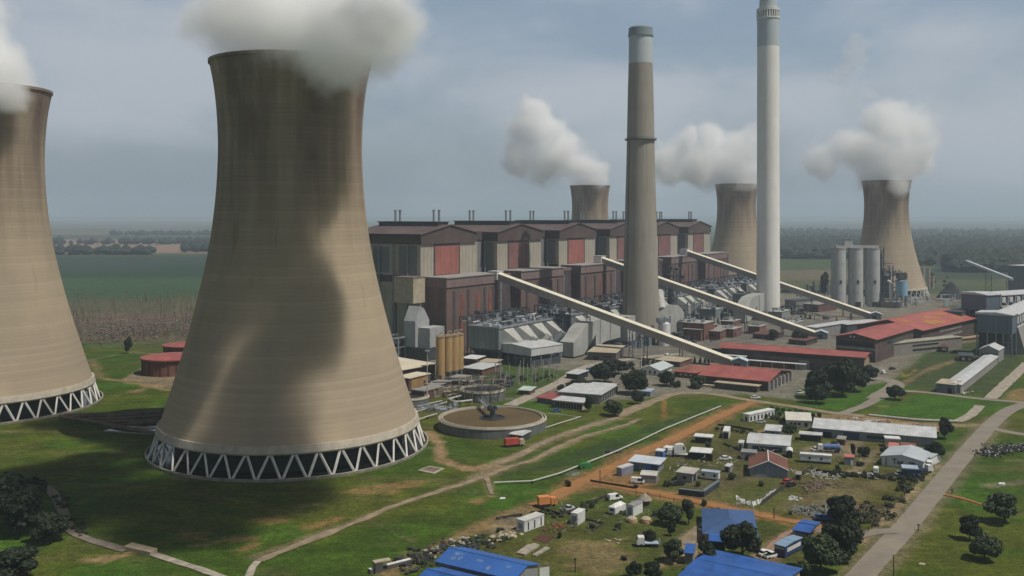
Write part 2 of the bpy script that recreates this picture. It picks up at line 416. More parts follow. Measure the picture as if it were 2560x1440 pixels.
    poly([(1640,1003),(1850,1002),(1985,1015),(1990,1002),(1860,988),(1690,985)], OLIVE, .8, 1.5, 3)
    poly([(2020,1000),(2150,975),(2210,955),(2300,968),(2180,1012),(2090,1028),(2010,1012)], LUSH, .9, 2, 3)
    poly([(2240,965),(2300,900),(2400,830),(2560,800),(2560,890),(2470,985),(2300,968)], (.042,.058,.02), .9, 3, 5)
    poly([(2180,1036),(2300,985),(2445,998),(2425,1040),(2395,1052)], LUSH, .95, 1.5, 2)
    stroke([(2250,962),(2320,925),(2420,890)], 5, (.22,.15,.08), .6)
    stroke([(2250,925),(2262,942),(2290,925)], 3, (.28,.18,.08), .7)
    # bare soil
    poly([(1480,1190),(1560,1155),(1700,1090),(1870,1040),(2340,1100),(2330,1165),(2200,1290),(2100,1325),(1850,1272),(1500,1222)], (.088,.074,.026), .6, 3, 12)
    poly([(1240,1290),(1420,1232),(1500,1215),(1830,1280),(2080,1330),(1990,1450),(1300,1450),(1080,1440)], (.075,.070,.022), .5, 3, 12)
    poly([(2180,1040),(2330,1062),(2370,1068),(2330,1080),(2130,1070),(2030,1040),(1990,1030)], (.27,.18,.10), .8, 1.5, 4)
    stroke([(1660,995),(1660,1060)], 1.6, ORANGE, .7, .8, 1)
    stroke([(1870,1010),(1790,1045),(1700,1090),(1600,1135),(1540,1165),(1460,1202),(1400,1236)], 11, (.21,.12,.05), .75, 2.5, 5)
    stroke([(1400,1236),(1330,1268),(1250,1296),(1130,1350),(1000,1422),(920,1470)], 6, (.22,.14,.07), .7, 2, 4)
    stroke([(1470,1202),(1600,1226),(1720,1250),(1850,1278),(1960,1300),(2080,1322)], 8, (.25,.135,.055), .75, 2, 4)
    poly([(1500,1170),(1640,1195),(1650,1215),(1530,1218),(1480,1195)], (.24,.13,.055), .75, 1.5, 4)
    poly([(1420,1345),(1560,1345),(1570,1440),(1470,1470),(1420,1400)], (.20,.14,.075), .55, 3, 9)
    poly([(1230,1310),(1300,1285),(1310,1320),(1240,1345)], (.24,.18,.12), .7, 1, 3)
    poly([(2000,1120),(2160,1100),(2150,1135),(2060,1150),(2000,1140)], (.19,.15,.10), .7, 2, 4)
    poly([(1900,1070),(1960,1062),(1930,1095),(1880,1085)], (.25,.16,.08), .7, 1, 3)
    poly([(1960,1260),(2050,1210),(2180,1205),(2230,1190),(2150,1280),(2010,1310)], (.15,.115,.06), .6, 3, 6)
    poly([(1700,1210),(1790,1170),(1950,1160),(2000,1180),(1920,1200),(1720,1240)], (.085,.075,.035), .8, 3, 5)
    poly([(1810,1125),(1900,1120),(1880,1140),(1800,1150)], (.07,.055,.03), .6, 2, 4)
    poly([(1840,1265),(1990,1185),(2010,1190),(1990,1215),(1860,1278)], (.10,.09,.045), .6, 2, 4)
    poly([(1240,1195),(1330,1165),(1560,1090),(1655,1050),(1730,1030),(1790,1020),(1660,1070),(1440,1165)], (.03,.055,.014), .8, 1.5, 3)
    for q in ([(640,1300),(720,1290),(760,1300),(680,1310)],[(560,1345),(640,1335),(650,1350),(580,1360)],[(590,1372),(640,1360),(630,1380),(595,1385)],[(745,1318),(840,1290),(880,1296),(830,1315),(760,1325)],[(730,1225),(900,1222),(1000,1230),(900,1234),(760,1232)],[(460,1340),(520,1333),(500,1350)],[(900,1215),(1060,1205),(1000,1222)],[(1150,1250),(1240,1240),(1200,1260)]):
        poly(q, (.25,.14,.065), .55, 1.5, 5)
    poly([(200,1400),(300,1385),(330,1372),(350,1380),(260,1410)], (.26,.17,.09), .75, .8, 2)
    poly([(600,1395),(640,1405),(900,1305),(1080,1240),(1200,1200),(1190,1190),(900,1290)], (.16,.125,.075), .75, 1, 3)
    stroke([(150,1210),(260,1212),(420,1222),(560,1245),(690,1275)], 1.6, (.12,.09,.05), .5, .8, 2)
    stroke([(920,1300),(980,1325),(1030,1355)], 1.2, (.17,.13,.08), .5, .8, 2)
    stroke([(330,980),(380,965),(250,945),(230,900)], 5, (.22,.15,.08), .5, 2, 4)
    stroke([(250,945),(330,955),(420,975)], 4, (.26,.17,.08), .8, 1.5, 3)
    stroke([(220,900),(330,880),(480,890)], 4, (.16,.13,.07), .6, 2, 3)
    poly([(300,950),(355,920),(480,930),(480,975),(380,965)], (.22,.16,.11), .8, 2, 3)
    poly([(150,1045),(400,1035),(410,1080),(250,1065)], (.10,.085,.06), .7, 1.5, 3)
    stroke([(1070,1080),(1098,1108),(1104,1145),(1130,1162),(1180,1172),(1235,1162)], 4.5, (.29,.19,.105), .85, 1.2, 3)
    stroke([(1560,1038),(1379,1098),(1290,1141),(1231,1163),(1205,1195)], 5.5, (.20,.155,.09), .8, 1.5, 3)
    stroke([(1560,1064),(1442,1098),(1336,1149),(1273,1167),(1218,1190),(1083,1234)], 4, (.20,.155,.09), .8, 1.2, 2)
    stroke([(1215,1190),(1230,1240)], 2.5, (.22,.16,.09), .6, 1, 1)
    # verges of the main road, drives and footpaths
    stroke([(2120,1480),(2257,1324),(2328,1238),(2447,1095),(2490,1050)], 11, (.15,.125,.075), .7, 2, 2)
    stroke([(2345,1162),(2280,1232),(2210,1302),(2186,1325),(2150,1360)], 2.4, (.24,.18,.11), .8, .8, 1.5)
    stroke([(2358,1238),(2400,1245),(2440,1258),(2480,1270)], 2.0, (.22,.13,.06), .8, .8, 1.5)
    stroke([(2187,1125),(2165,1155),(2130,1182),(2060,1185)], 4, (.21,.16,.10), .7, 1.2, 2)
    stroke([(1830,1290),(1780,1310),(1740,1335),(1710,1365),(1690,1400)], 6, (.26,.20,.13), .85, 1.3, 2)
    stroke([(2060,1320),(1990,1330),(1950,1360),(1910,1400)], 6.5, (.25,.17,.10), .8, 1.3, 2)
    stroke([(1640,1420),(1700,1392),(1740,1385)], 3, (.25,.17,.10), .7, 1, 2)
    stroke([(2480,1215),(2560,1205),(2620,1210)], 5, (.20,.16,.11), .6, 1.5, 3)
    poly([(2560,1010),(2500,1003),(2530,975),(2600,960)], (.26,.15,.08), .6, 1.5, 3)
    stroke([(2270,1060),(2440,1063)], 6, (.24,.18,.11), .8, 1.5, 2)
    v = fbm(3.2,3,seed=40)
    C *= (.80+.4*v)[...,None]
    ny, nx = X.shape
    Z = (fbm(120,3,seed=50)-.5)*.0
    me = bpy.data.meshes.new('ground')
    verts = np.stack([X,Y,Z*np.ones_like(X)],-1).reshape(-1,3)
    idx = np.arange(ny*nx).reshape(ny,nx)
    fc = np.stack([idx[:-1,:-1],idx[:-1,1:],idx[1:,1:],idx[1:,:-1]],-1).reshape(-1,4)
    me.vertices.add(len(verts)); me.vertices.foreach_set('co', verts.ravel())
    me.loops.add(fc.size); me.loops.foreach_set('vertex_index', fc.ravel())
    me.polygons.add(len(fc)); me.polygons.foreach_set('loop_start', np.arange(len(fc))*4); me.polygons.foreach_set('loop_total', np.full(len(fc),4))
    me.update(calc_edges=True)
    a = me.color_attributes.new('soil','FLOAT_COLOR','POINT')
    a.data.foreach_set('color', np.concatenate([C.reshape(-1,3), np.ones((ny*nx,1))],1).ravel().astype(np.float32))
    m = bpy.data.materials.new('ground_cover'); m.use_nodes = True; nt = m.node_tree; N = nt.nodes; L = nt.links; N.clear()
    out = N.new('ShaderNodeOutputMaterial'); b = N.new('ShaderNodeBsdfPrincipled'); L.new(b.outputs[0], out.inputs[0]); b.inputs['Roughness'].default_value = 1
    b.inputs['Specular IOR Level'].default_value = .15
    at = N.new('ShaderNodeAttribute'); at.attribute_name = 'soil'
    g = N.new('ShaderNodeNewGeometry'); cur = at.outputs[0]
    for sc, lo, hi, a_, b_, sx in ((.55,.3,.7,.55,1.45,1),(.09,.35,.65,.78,1.25,1),(2.2,.35,.68,.5,1.45,1),(.25,.35,.65,.85,1.18,.25)):
        mp = N.new('ShaderNodeMapping'); mp.inputs['Scale'].default_value = (sx,1,1); L.new(g.outputs['Position'], mp.inputs[0])
        n = N.new('ShaderNodeTexNoise'); n.inputs['Scale'].default_value = sc; n.inputs['Detail'].default_value = 5; n.inputs['Roughness'].default_value = .65
        L.new(mp.outputs[0], n.inputs['Vector'])
        r = N.new('ShaderNodeMapRange')
        for i, q in enumerate((lo,hi,a_,b_)): r.inputs[i+1].default_value = q
        L.new(n.outputs[0], r.inputs[0])
        q = N.new('ShaderNodeMix'); q.data_type = 'RGBA'; q.blend_type = 'MULTIPLY'; q.inputs[0].default_value = 1
        L.new(cur, q.inputs[6]); L.new(r.outputs[0], q.inputs[7]); cur = q.outputs[2]
    L.new(cur, b.inputs['Base Color'])
    me.materials.append(m)
    o = bpy.data.objects.new('ground', me); COL.objects.link(o); struct(o)
ground()
# ------------------------------------------------------------------ roads and paths, each a sheet above the ground
ASPH = mat('old_asphalt', (.22,.19,.15), .9, .12, .12, detail=5)
DIRT = mat('orange_dirt', (.32,.145,.042), 1, .25, .25, col2=(.22,.11,.04))
TRACK = mat('tan_track', (.25,.195,.125), 1, .25, .25)
CONC = mat('pale_concrete', (.33,.29,.23), .9, .25, .4)
LZ = [.05]
def ribbon(name, pts, w, m, jit=.25, z=None, raw=False, step=3.0, thick=0):
    q = pts if raw else [tuple(G(a,b))[:2] for a,b in pts]
    q = catmull(q, step); vs = []; fs = []
    LZ[0] += .012; zz = z if z is not None else LZ[0]
    for i, p in enumerate(q):
        a = Vector(q[max(i-1,0)]); b = Vector(q[min(i+1,len(q)-1)]); d = (b-a).normalized(); n = Vector((-d.y,d.x))
        for s in (-1,1):
            hw = w/2+jit*(noise.noise(Vector((p[0]*.12*s,p[1]*.12,s*5)))*1.6+noise.noise(Vector((p[0]*.5,p[1]*.5,s*9))))
            vs.append((p[0]+n.x*s*hw, p[1]+n.y*s*hw, zz))
    for i in range(len(q)-1): fs.append((2*i,2*i+2,2*i+3,2*i+1))
    if thick:
        k = len(vs); vs += [(x,y,z_-thick) for x,y,z_ in vs]
        for i in range(len(q)-1): fs += [(2*i,k+2*i,k+2*i+2,2*i+2),(2*i+1,2*i+3,k+2*i+3,k+2*i+1)]
        fs.append((0,1,k+1,k)); fs.append((k-1,k-2,2*k-2,2*k-1))
    return struct(M().add(vs, fs).build(name, m))
ribbon('main_road', [(2080,1530),(2152,1440),(2257,1324),(2328,1238),(2390,1162),(2447,1095),(2490,1050),(2530,1022),(2600,1000)], 6.6, ASPH, .12, step=5)
ribbon('side_road', [(2470,1068),(2520,1080),(2600,1092)], 5, ASPH, .2)
ribbon('works_road', [(1545,1036),(1640,1000),(1700,983),(1780,985),(1870,1000),(1980,1016),(2080,1032),(2160,1040)], 5.5, TRACK, .4)
ribbon('works_road', [(2100,1036),(2170,1010),(2215,985),(2270,978),(2350,985),(2440,996),(2520,1003),(2620,1012)], 5, ASPH, .3)
ribbon('works_road', [(2185,998),(2240,960),(2180,945),(2090,950)], 9, ASPH, .6)
ribbon('works_road', [(1275,1014),(1352,978),(1402,955),(1465,918),(1560,900),(1700,885)], 7, CONC, .3)
ribbon('dirt_road', [(1885,1004),(1790,1045),(1700,1090),(1600,1135),(1540,1165),(1460,1202),(1400,1236),(1340,1265)], 5.2, DIRT, .7)
ribbon('dirt_road', [(1455,1203),(1530,1212),(1600,1226),(1720,1250),(1850,1278),(1960,1300),(2080,1322)], 4.2, DIRT, .6)
ribbon('track', [(1640,1003),(1560,1038),(1460,1070),(1379,1098),(1310,1132),(1250,1160)], 3.2, TRACK, .7)
ribbon('track', [(1600,1048),(1560,1064),(1442,1098),(1336,1149),(1273,1167),(1218,1190),(1150,1213),(1083,1234),(980,1268),(900,1302),(790,1345),(650,1402)], 2.5, TRACK, .6)
ribbon('drive', [(2140,1340),(2195,1330),(2236,1328)], 4.5, ASPH, .3)
ribbon('drive', [(1830,1292),(1780,1310),(1740,1335),(1715,1362)], 4.5, TRACK, .5)
ribbon('yard', [(2050,1322),(1990,1335),(1950,1362),(1915,1392)], 5, mat('pink_paving',(.27,.18,.12),.95,.25,.4), .4)
ribbon('canal_path', [(40,1202),(85,1212),(125,1226),(148,1258),(165,1300),(185,1333),(230,1352),(318,1377)], 3.0, mat('canal_concrete',(.19,.155,.12),.9,.2,.4), .25)
ribbon('canal_path', [(380,1386),(440,1405),(520,1432),(620,1465)], 2.4, CONC, .2)
ribbon('footpath', [(645,1404),(632,1420),(618,1450)], 2.0, CONC, .15)
ribbon('footpath', [(2360,1238),(2400,1245),(2440,1258),(2475,1270)], 1.4, DIRT, .3)
ribbon('canal', [(2475,998),(2510,965),(2570,908)], 6, CONC, .3)
ribbon('canal', [(2392,1055),(2425,1040),(2450,1015)], 4.5, CONC, .3)
ribbon('footpath', [(1215,1192),(1222,1215),(1230,1238)], 1.6, TRACK, .3)

# ------------------------------------------------------------------ building kit
def frame(A, B, C, z=0.0):
    "rectangle whose front corners A, B and back right corner C (photo points at height z) -> origin, turn, width, depth"
    a, b, c = G(*A, z), G(*B, z), G(*C, z)
    u = Vector((b.x-a.x, b.y-a.y)); w = u.length; u /= w; n = Vector((-u.y, u.x))
    d = abs((Vector((c.x,c.y))-Vector((b.x,b.y))).dot(n))
    return (a.x, a.y, 0), math.atan2(u.y, u.x), w, d
GLASS = mat('dark_glazing', (.02,.025,.03), .25, .2, .5)
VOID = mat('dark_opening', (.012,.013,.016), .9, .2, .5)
WHITE = mat('white_paint', (.66,.66,.64), .6, .10, .4, streak=.15)
PALER = mat('pale_roof_sheet', (.53,.54,.54), .5, .15, .3, wave=.5, wdir='X', detail=9)
REDR = mat('red_roof_sheet', (.33,.09,.075), .65, .2, .16, wave=.4, wdir='X', detail=9)
STEEL = mat('grey_steel', (.22,.235,.25), .55, .2, .4)
DSTEEL = mat('dark_steelwork', (.055,.062,.072), .6, .3, .5)
BRICK = mat('red_brown_brick', (.17,.075,.055), .9, .15, .2, streak=.3)
CREAM = mat('cream_wall', (.42,.36,.26), .85, .12, .3, streak=.2)
WALLG = mat('grey_wall', (.24,.24,.235), .85, .12, .3, streak=.2)
def feat(t, W, D, f):
    k, face, pos, z, w, h = f[:6]; m = f[6] if len(f) > 6 else (GLASS if k == 'window' else VOID)
    e = .07; b = M()
    if face == 'F': b.box(pos*W-w/2, pos*W+w/2, -e, .02, z, z+h)
    elif face == 'B': b.box(pos*W-w/2, pos*W+w/2, D-.02, D+e, z, z+h)
    elif face == 'L': b.box(-e, .02, pos*D-w/2, pos*D+w/2, z, z+h)
    else: b.box(W-.02, W+e, pos*D-w/2, pos*D+w/2, z, z+h)
    b.build(k, m, t)
def roofmesh(W, D, h, kind, rise, o, th=.22):
    m = M()
    if kind == 'gx':
        p = [(-o,h-rise*o/(D/2)),(D/2,h+rise),(D+o,h-rise*o/(D/2))]
        m.ext(p+[(D+o,p[2][1]+th),(D/2,h+rise+th),(-o,p[0][1]+th)], 'x', -o, W+o)
        m.box(-o, W+o, D/2-.22, D/2+.22, h+rise+th-.12, h+rise+th+.07)
    elif kind == 'gy':
        p = [(-o,h-rise*o/(W/2)),(W/2,h+rise),(W+o,h-rise*o/(W/2))]
        m.ext(p+[(W+o,p[2][1]+th),(W/2,h+rise+th),(-o,p[0][1]+th)], 'y', -o, D+o)
        m.box(W/2-.22, W/2+.22, -o, D+o, h+rise+th-.12, h+rise+th+.07)
    elif kind == 'flat':
        m.box(-o, W+o, -o, D+o, h+.01, h+th+.15)
    elif kind == 'mono':
        s = rise/D; p = [(-o,h-s*o),(D+o,h+rise+s*o),(D+o,h+rise+s*o+th),(-o,h-s*o+th)]
        m.ext(p, 'x', -o, W+o)
    elif kind == 'hip':
        q = min(W,D)/2
        if W >= D: a, b = (q,D/2,h+rise), (W-q,D/2,h+rise)
        else: a, b = (W/2,q,h+rise), (W/2,D-q,h+rise)
        c = [(-o,-o,h-.1),(W+o,-o,h-.1),(W+o,D+o,h-.1),(-o,D+o,h-.1)]
        f = [(0,1,5,4),(1,2,5),(2,3,4,5),(3,0,4)] if W >= D else [(0,1,4),(1,2,5,4),(2,3,5),(3,0,4,5)]
        m.add(c+[a,b], f+[(3,2,1,0)])
    elif kind == 'arch':
        n = 8; p = [(W/2-(W/2+o)*math.cos(PI*i/n), h-.15+rise*math.sin(PI*i/n)) for i in range(n+1)]
        m.ext(p+[(x*.995+.005*W/2, z+.2) for x, z in reversed(p)], 'y', -o, D+o)
    return m
def shed(name, label, cat, fr, h, roof='gx', rise=1.2, wall=None, roofm=None, o=.35, z0=0, feats=(), group=None, rname='roof', wname='wall'):
    org, rz, W, D = fr
    t = thing(name, label, cat, org, rz, group)
    m = M(); hh = h
    if roof == 'gx': m.ext([(0,z0),(D,z0),(D,h),(D/2,h+rise),(0,h)], 'x', 0, W)
    elif roof == 'gy': m.ext([(0,z0),(W,z0),(W,h),(W/2,h+rise),(0,h)], 'y', 0, D)
    elif roof == 'mono': m.ext([(0,z0),(D,z0),(D,h+rise),(0,h)], 'x', 0, W)
    elif roof == 'arch': m.ext([(0,z0),(W,z0)]+[(W/2+W/2*math.cos(PI*i/8), h-.15+rise*math.sin(PI*i/8)) for i in range(9)], 'y', 0, D)
    else: m.box(0, W, 0, D, z0, h)
    m.build(wname, wall or WHITE, t)
    roofmesh(W, D, h, roof, rise, o).build(rname, roofm or PALER, t)
    for f in feats: feat(t, W, D, f)
    t['_w'] = W; t['_d'] = D
    return t
def wins(face, n, z, w, h, a=0, b=1, m=None):
    return [('window', face, a+(b-a)*(i+.5)/n, z, w, h, m or GLASS) for i in range(n)]
def greeble(m, x0, x1, y0, y1, z, n, hmax=3, seed=1):
    r = random.Random(seed)
    for i in range(n):
        x = r.uniform(x0,x1); y = r.uniform(y0,y1); k = r.random()
        if k < .35:
            a, b, c = r.uniform(.5,2.5), r.uniform(.5,2.5), r.uniform(.4,hmax); m.box(x-a,x+a,y-b,y+b,z,z+c)
        elif k < .6:
            m.cyl(x,y,z,z+r.uniform(.8,hmax*1.3),r.uniform(.3,1.2),8)
        elif k < .8:
            L_ = r.uniform(4,16); zz = z+r.uniform(.5,hmax)
            if r.random() < .5: m.beam((x,y,zz),(min(x+L_,x1),y,zz),r.uniform(.2,.6),seg=6)
            else: m.beam((x,y,zz),(x,min(y+L_,y1),zz),r.uniform(.2,.6),seg=6)
        else:
            zz = z+r.uniform(1,hmax*1.4)
            m.beam((x,y,z),(x,y,zz),.18); m.beam((x+3,y,z),(x+3,y,zz),.18); m.beam((x,y,zz),(x+3,y,zz),.2); m.beam((x,y,z),(x+3,y,zz),.14)
    return m
def rail(m, pts, h=1.1, w=.09, step=3):
    for p, q in zip(pts, pts[1:]):
        p = Vector(p); q = Vector(q); m.beam(p+Vector((0,0,h)), q+Vector((0,0,h)), w); m.beam(p+Vector((0,0,h/2)), q+Vector((0,0,h/2)), w)
        n = max(1,int((q-p).length/step))
        for i in range(n+1): c = p.lerp(q, i/n); m.beam(c, c+Vector((0,0,h)), w)
    return m
def trestle(m, x, y, z, w=4, dirx=(1,0), zb=0):
    "braced steel bent under a gallery"
    dx, dy = dirx[0]*w/2, dirx[1]*w/2
    m.beam((x-dx*1.4,y-dy*1.4,zb),(x-dx,y-dy,z),.35); m.beam((x+dx*1.4,y+dy*1.4,zb),(x+dx,y+dy,z),.35)
    n = max(1,int(z/6))
    for i in range(n):
        a, b = zb+(z-zb)*i/n, zb+(z-zb)*(i+1)/n
        m.beam((x-dx*1.2,y-dy*1.2,a),(x+dx*1.2,y+dy*1.2,b),.2); m.beam((x-dx*1.1,y-dy*1.1,b),(x+dx*1.1,y+dy*1.1,b),.2)
# ------------------------------------------------------------------ the boiler house row (local x along the row, -y towards the stacks)
RO = Vector((-41.8, 611, 0)); RZ = math.atan2(.8413, .5406)
RU = Vector((.5406,.8413,0)); RB = Vector((-.8413,.5406,0))
def row(s, y, z=0): return RO+RU*s+RB*y+Vector((0,0,z))
def boilers():
    wl = mat('boiler_wall', (.37,.335,.27), .85, .10, .06, streak=.18)
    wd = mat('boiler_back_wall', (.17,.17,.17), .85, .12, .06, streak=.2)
    fa = mat('maroon_fascia', (.09,.062,.056), .8, .15, .1, streak=.2)
    rf = mat('maroon_roof', (.105,.075,.07), .7, .18, .06)
    rp = mat('red_panel', (.33,.115,.095), .7, .12, .12, streak=.25)
    an = mat('annex_wall', (.155,.098,.083), .9, .12, .08, streak=.3)
    anf = mat('annex_fascia', (.20,.14,.13), .8, .12, .1, streak=.15)
    dk = mat('annex_panel', (.075,.055,.06), .8, .2, .2)
    names = ['nearest boiler house with the brightest red panel, beside the near cooling tower','second boiler house of the row, its panel dull maroon','third boiler house of the row, left of the brown chimney','fourth boiler house of the row, just left of the brown chimney','fifth boiler house of the row, just right of the brown chimney','farthest boiler house, at the right end of the row']
    def boiler(k):
        t = thing('boiler_house', names[k], 'boiler house', row(89*k-4, 17.6), RZ, 'boiler houses in the long row')
        M().box(0,61,0,62,0,71).build('wall', wl, t)
        b = M().ext([(-.9,71),(61.9,71),(61.9,77.2),(30.5,82.6),(-.9,77.2)],'y',-1.2,63)
        b.build('fascia', fa, t)
        r = M()
        for (xa,za),(xb,zb) in (((-2.2,77.1),(30.5,83.0)),((30.5,83.0),(63.2,77.1))):
            r.ext([(xa,za),(xb,zb),(xb,zb+.5),(xa,za+.5)],'y',-2,54)
        r.add([(-2.2,54,77.1),(30.5,54,83.4),(63.2,54,77.1),(30.5,64,77.2)],[(0,3,1),(1,3,2)])
        r.build('roof', rf, t)
        mo = M().box(24.5,36.5,5,56,81.8,85.0).box(23.5,37.5,4,57,85.0,85.5)
        mo.build('roof_monitor', DSTEEL, t)
        for i,(x,y) in enumerate(((27,10),(33,10),(28,44),(33,44))):
            v = M().cyl(x,y,85.5,92.5,.75,10).cyl(x,y,92.5,93.4,1.05,10); v.build('vent_pipe', STEEL, t)
        M().box(15,41.5,-.35,0,50.5,69.5).build('red_panel', mat('faded_red_panel',(.21,.095,.085),.8,.15,.12,streak=.25) if k in (1,3,4,5) else rp, t)
        f = M().box(13.8,15,-.5,0,50,69.6).box(41.5,42.7,-.5,0,50,69.6).box(13.8,42.7,-.5,0,69.6,71); f.build('panel_frame', dk, t)
        for x in (3.5,7.5,11,46,50,54,58): M().box(x,x+.15,-.1,0,40,71).build('cladding_joint', mat('joint_grey',(.25,.235,.21)), t)
        for y in (10,22,34,46): M().beam((-1.0,y,2),(-1.0,y,71),.55,seg=8).build('downpipe', STEEL, t)
        M().box(-.25,0,1,61,46,50.6).build('side_band', dk, t)
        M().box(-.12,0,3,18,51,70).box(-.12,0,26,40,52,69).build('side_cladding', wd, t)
        return t
    for k in range(6): boiler(k)
    def link(k):
        t = thing('link_block', ['recessed dark block between the first and second boiler houses','recessed dark block between the second and third boiler houses','recessed dark block between the third and fourth boiler houses','recessed block behind the brown chimney','recessed dark block between the last two boiler houses'][k], 'building', row(89*k+57.3, 30), RZ, 'recessed blocks between the boiler houses')
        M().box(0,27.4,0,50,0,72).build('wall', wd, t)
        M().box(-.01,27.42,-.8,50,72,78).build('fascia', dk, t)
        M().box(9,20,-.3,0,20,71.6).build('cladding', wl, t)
    for k in range(5): link(k)
    al = ['nearest red brown bunker block with dark vertical panels','second red brown bunker block, behind the first conveyor','third red brown bunker block, left of the brown chimney','brown bunker block mostly hidden by the brown chimney','brown bunker block just right of the brown chimney','farthest bunker block, beneath the last boiler house']
    for k in range(6):
        t = thing('bunker_block', al[k], 'building', row(89*k, 0), RZ, 'low bunker blocks in front of the boiler houses')
        M().box(0,60,0,17.3,0,43.5).build('wall', an, t)
        M().box(-.6,60.6,-.7,17.3,43.5,49.4).build('fascia', anf, t)
        M().box(-1.1,61.1,-1.3,17.3,49.4,50.0).build('roof', mat('bunker_roof',(.28,.26,.25),.8,.15,.2), t)
        for x in (7,23,42,52): M().box(x,x+2.6,-.4,0,8,41).build('panel', dk, t)
        for x in ((15,33,48) if k == 0 else (33,)): M().box(x,x+4.0,-.25,0,14,38).build('rust_strip', mat('rust_strip',(.22,.08,.06),.9,.2,.2,streak=.3), t)
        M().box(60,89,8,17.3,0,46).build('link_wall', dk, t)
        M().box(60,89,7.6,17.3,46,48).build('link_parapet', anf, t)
        
        for x in (66,70): M().beam((x,5,0),(x,5,43),.9,seg=8).build('riser_pipe', STEEL, t)
    t = thing('end_bunker', 'pale box jutting from the end wall beside the near cooling tower', 'building', row(-16, 14), RZ)
    M().box(0,12,0,16,34,50).build('wall', CREAM, t)
    M().box(-.3,12,-.3,16.3,50,50.5).build('roof', anf, t)
    for x,y in ((1,1),(1,15),(10.5,1)): M().beam((x,y,0),(x,y,34),1.1).build('leg', DSTEEL, t)
    t = thing('ribbed_stack', 'stepped grey ribbed hood at the foot of the first bunker block', 'duct', row(-24, 6), RZ)
    w = mat('ribbed_sheet',(.36,.37,.37),.6,.1,.3,wave=1.2,wdir='Z')
    M().ext([(0,8),(14,8),(14,24),(9,31),(5,33),(0,24)],'y',0,9).build('hood', w, t)
    M().box(3,18,-9,-.1,8,20).build('casing', w, t)
    M().box(0,19,-9,9,0,7.9).build('base', DSTEEL, t)
    t = thing('pipe_bridge', 'low dark steel frame behind the cream roofed workshop', 'steel frame', row(-52, 14), RZ)
    m = M()
    for i in range(6):
        for y in (0,12): m.beam((i*7,y,0),(i*7,y,14),.8)
        m.beam((i*7,0,14),(i*7,12,14),.6)
    for y in (0,12): m.beam((0,y,14),(35,y,14),.8); m.beam((0,y,8),(35,y,8),.4)
    m.build('frame', STEEL, t); M().box(.8,34,3,11.5,0,11).build('enclosure', DSTEEL, t)
boilers()
# ------------------------------------------------------------------ inclined conveyor galleries
def conveyor(label, p, q, bents, w=5.4, h=3.6, roofc=None, sidec=None, grp='inclined coal conveyors'):
    p = Vector(p); q = Vector(q)
    t = thing('conveyor', label, 'conveyor', (q.x,q.y,0), 0, grp)
    o = Vector((q.x,q.y,0)); a, b = p-o, q-o
    up = Vector((0,0,1))
    M().beam(a-up*1.7, b-up*1.7, w, h+1).build('gallery', sidec or mat('gallery_side',(.29,.27,.235),.8,.1,.1,streak=.15), t)
    r = M(); d = (b-a).normalized(); n = d.cross(up).normalized()
    prof = [(-w/2-.3,.63),(0,1.5),(w/2+.3,.63),(w/2+.3,.85),(0,1.8),(-w/2-.3,.85)]
    vs = [a+n*x+up*z for x,z in prof]+[b+n*x+up*z for x,z in prof]
    r.add(vs,[(5,4,3,2,1,0),(6,7,8,9,10,11)]+[(i,(i+1)%6,6+(i+1)%6,6+i) for i in range(6)])
    r.build('roof', roofc or mat('gallery_roof',(.70,.655,.52),.5,.06,.3), t, fix=True)
    hd = Vector((n.x,n.y))
    for f in bents:
        c = a.lerp(b,f); m = M(); trestle(m, c.x, c.y, c.z-3.2, 4.2, (n.x,n.y)); m.build('trestle', DSTEEL, t)
    return t
g1 = G(1835,902,3.5)
s1 = g1 - Vector((.8413,-.5406,0))*168; s1.z = 49.5
conveyor('nearest long pale conveyor descending from the first bunker block to the red roofs', s1, g1, (.25,.42,.60,.66,.8,.9))
g2 = G(2040,833,3.5); s2 = g2 - Vector((.8413,-.5406,0))*176; s2.z = 54
conveyor('middle pale conveyor passing behind the brown chimney', s2, g2, (.3,.5,.7,.86))
g3 = G(2178,786,3.5); s3 = g3 - Vector((.8413,-.5406,0))*171; s3.z = 55
conveyor('farthest pale conveyor passing behind the white chimney', s3, g3, (.3,.5,.7,.86))
for g, lb in ((g1,'pale conveyor tail house beside the long red roof'),(g2,'blue grey conveyor tail house left of the red roofed hall'),(g3,'small conveyor tail house behind the large red roofed hall')):
    t = thing('transfer_house', lb, 'building', (g.x-3,g.y-6,0), -.3, 'houses at the foot of the conveyors')
    M().ext([(0,0),(9,0),(9,4.5),(4.5,6.2),(0,4.5)],'y',0,8).build('wall', mat('tail_house_wall',(.16,.2,.23),.7,.15,.3), t)
    roofmesh(9,8,4.5,'gy',1.7,.5).build('roof', mat('tail_house_roof',(.50,.58,.62),.6,.1,.3), t)
    M().box(1.5,5,-.1,.02,0,3).build('door', VOID, t)
for e, lb in ((s1,'small pale head box where the nearest conveyor meets the bunker block'),(s2,'pale head box of the middle conveyor'),(s3,'pale head box of the farthest conveyor')):
    t = thing('head_house', lb, 'building', (e.x,e.y,0), RZ, 'head boxes of the conveyors')
    M().box(-4,4,-2,5,e.z-4,e.z+1.5).build('wall', WHITE, t); M().box(-4.4,4.4,-2.4,5.4,e.z+1.5,e.z+2).build('roof', PALER, t)
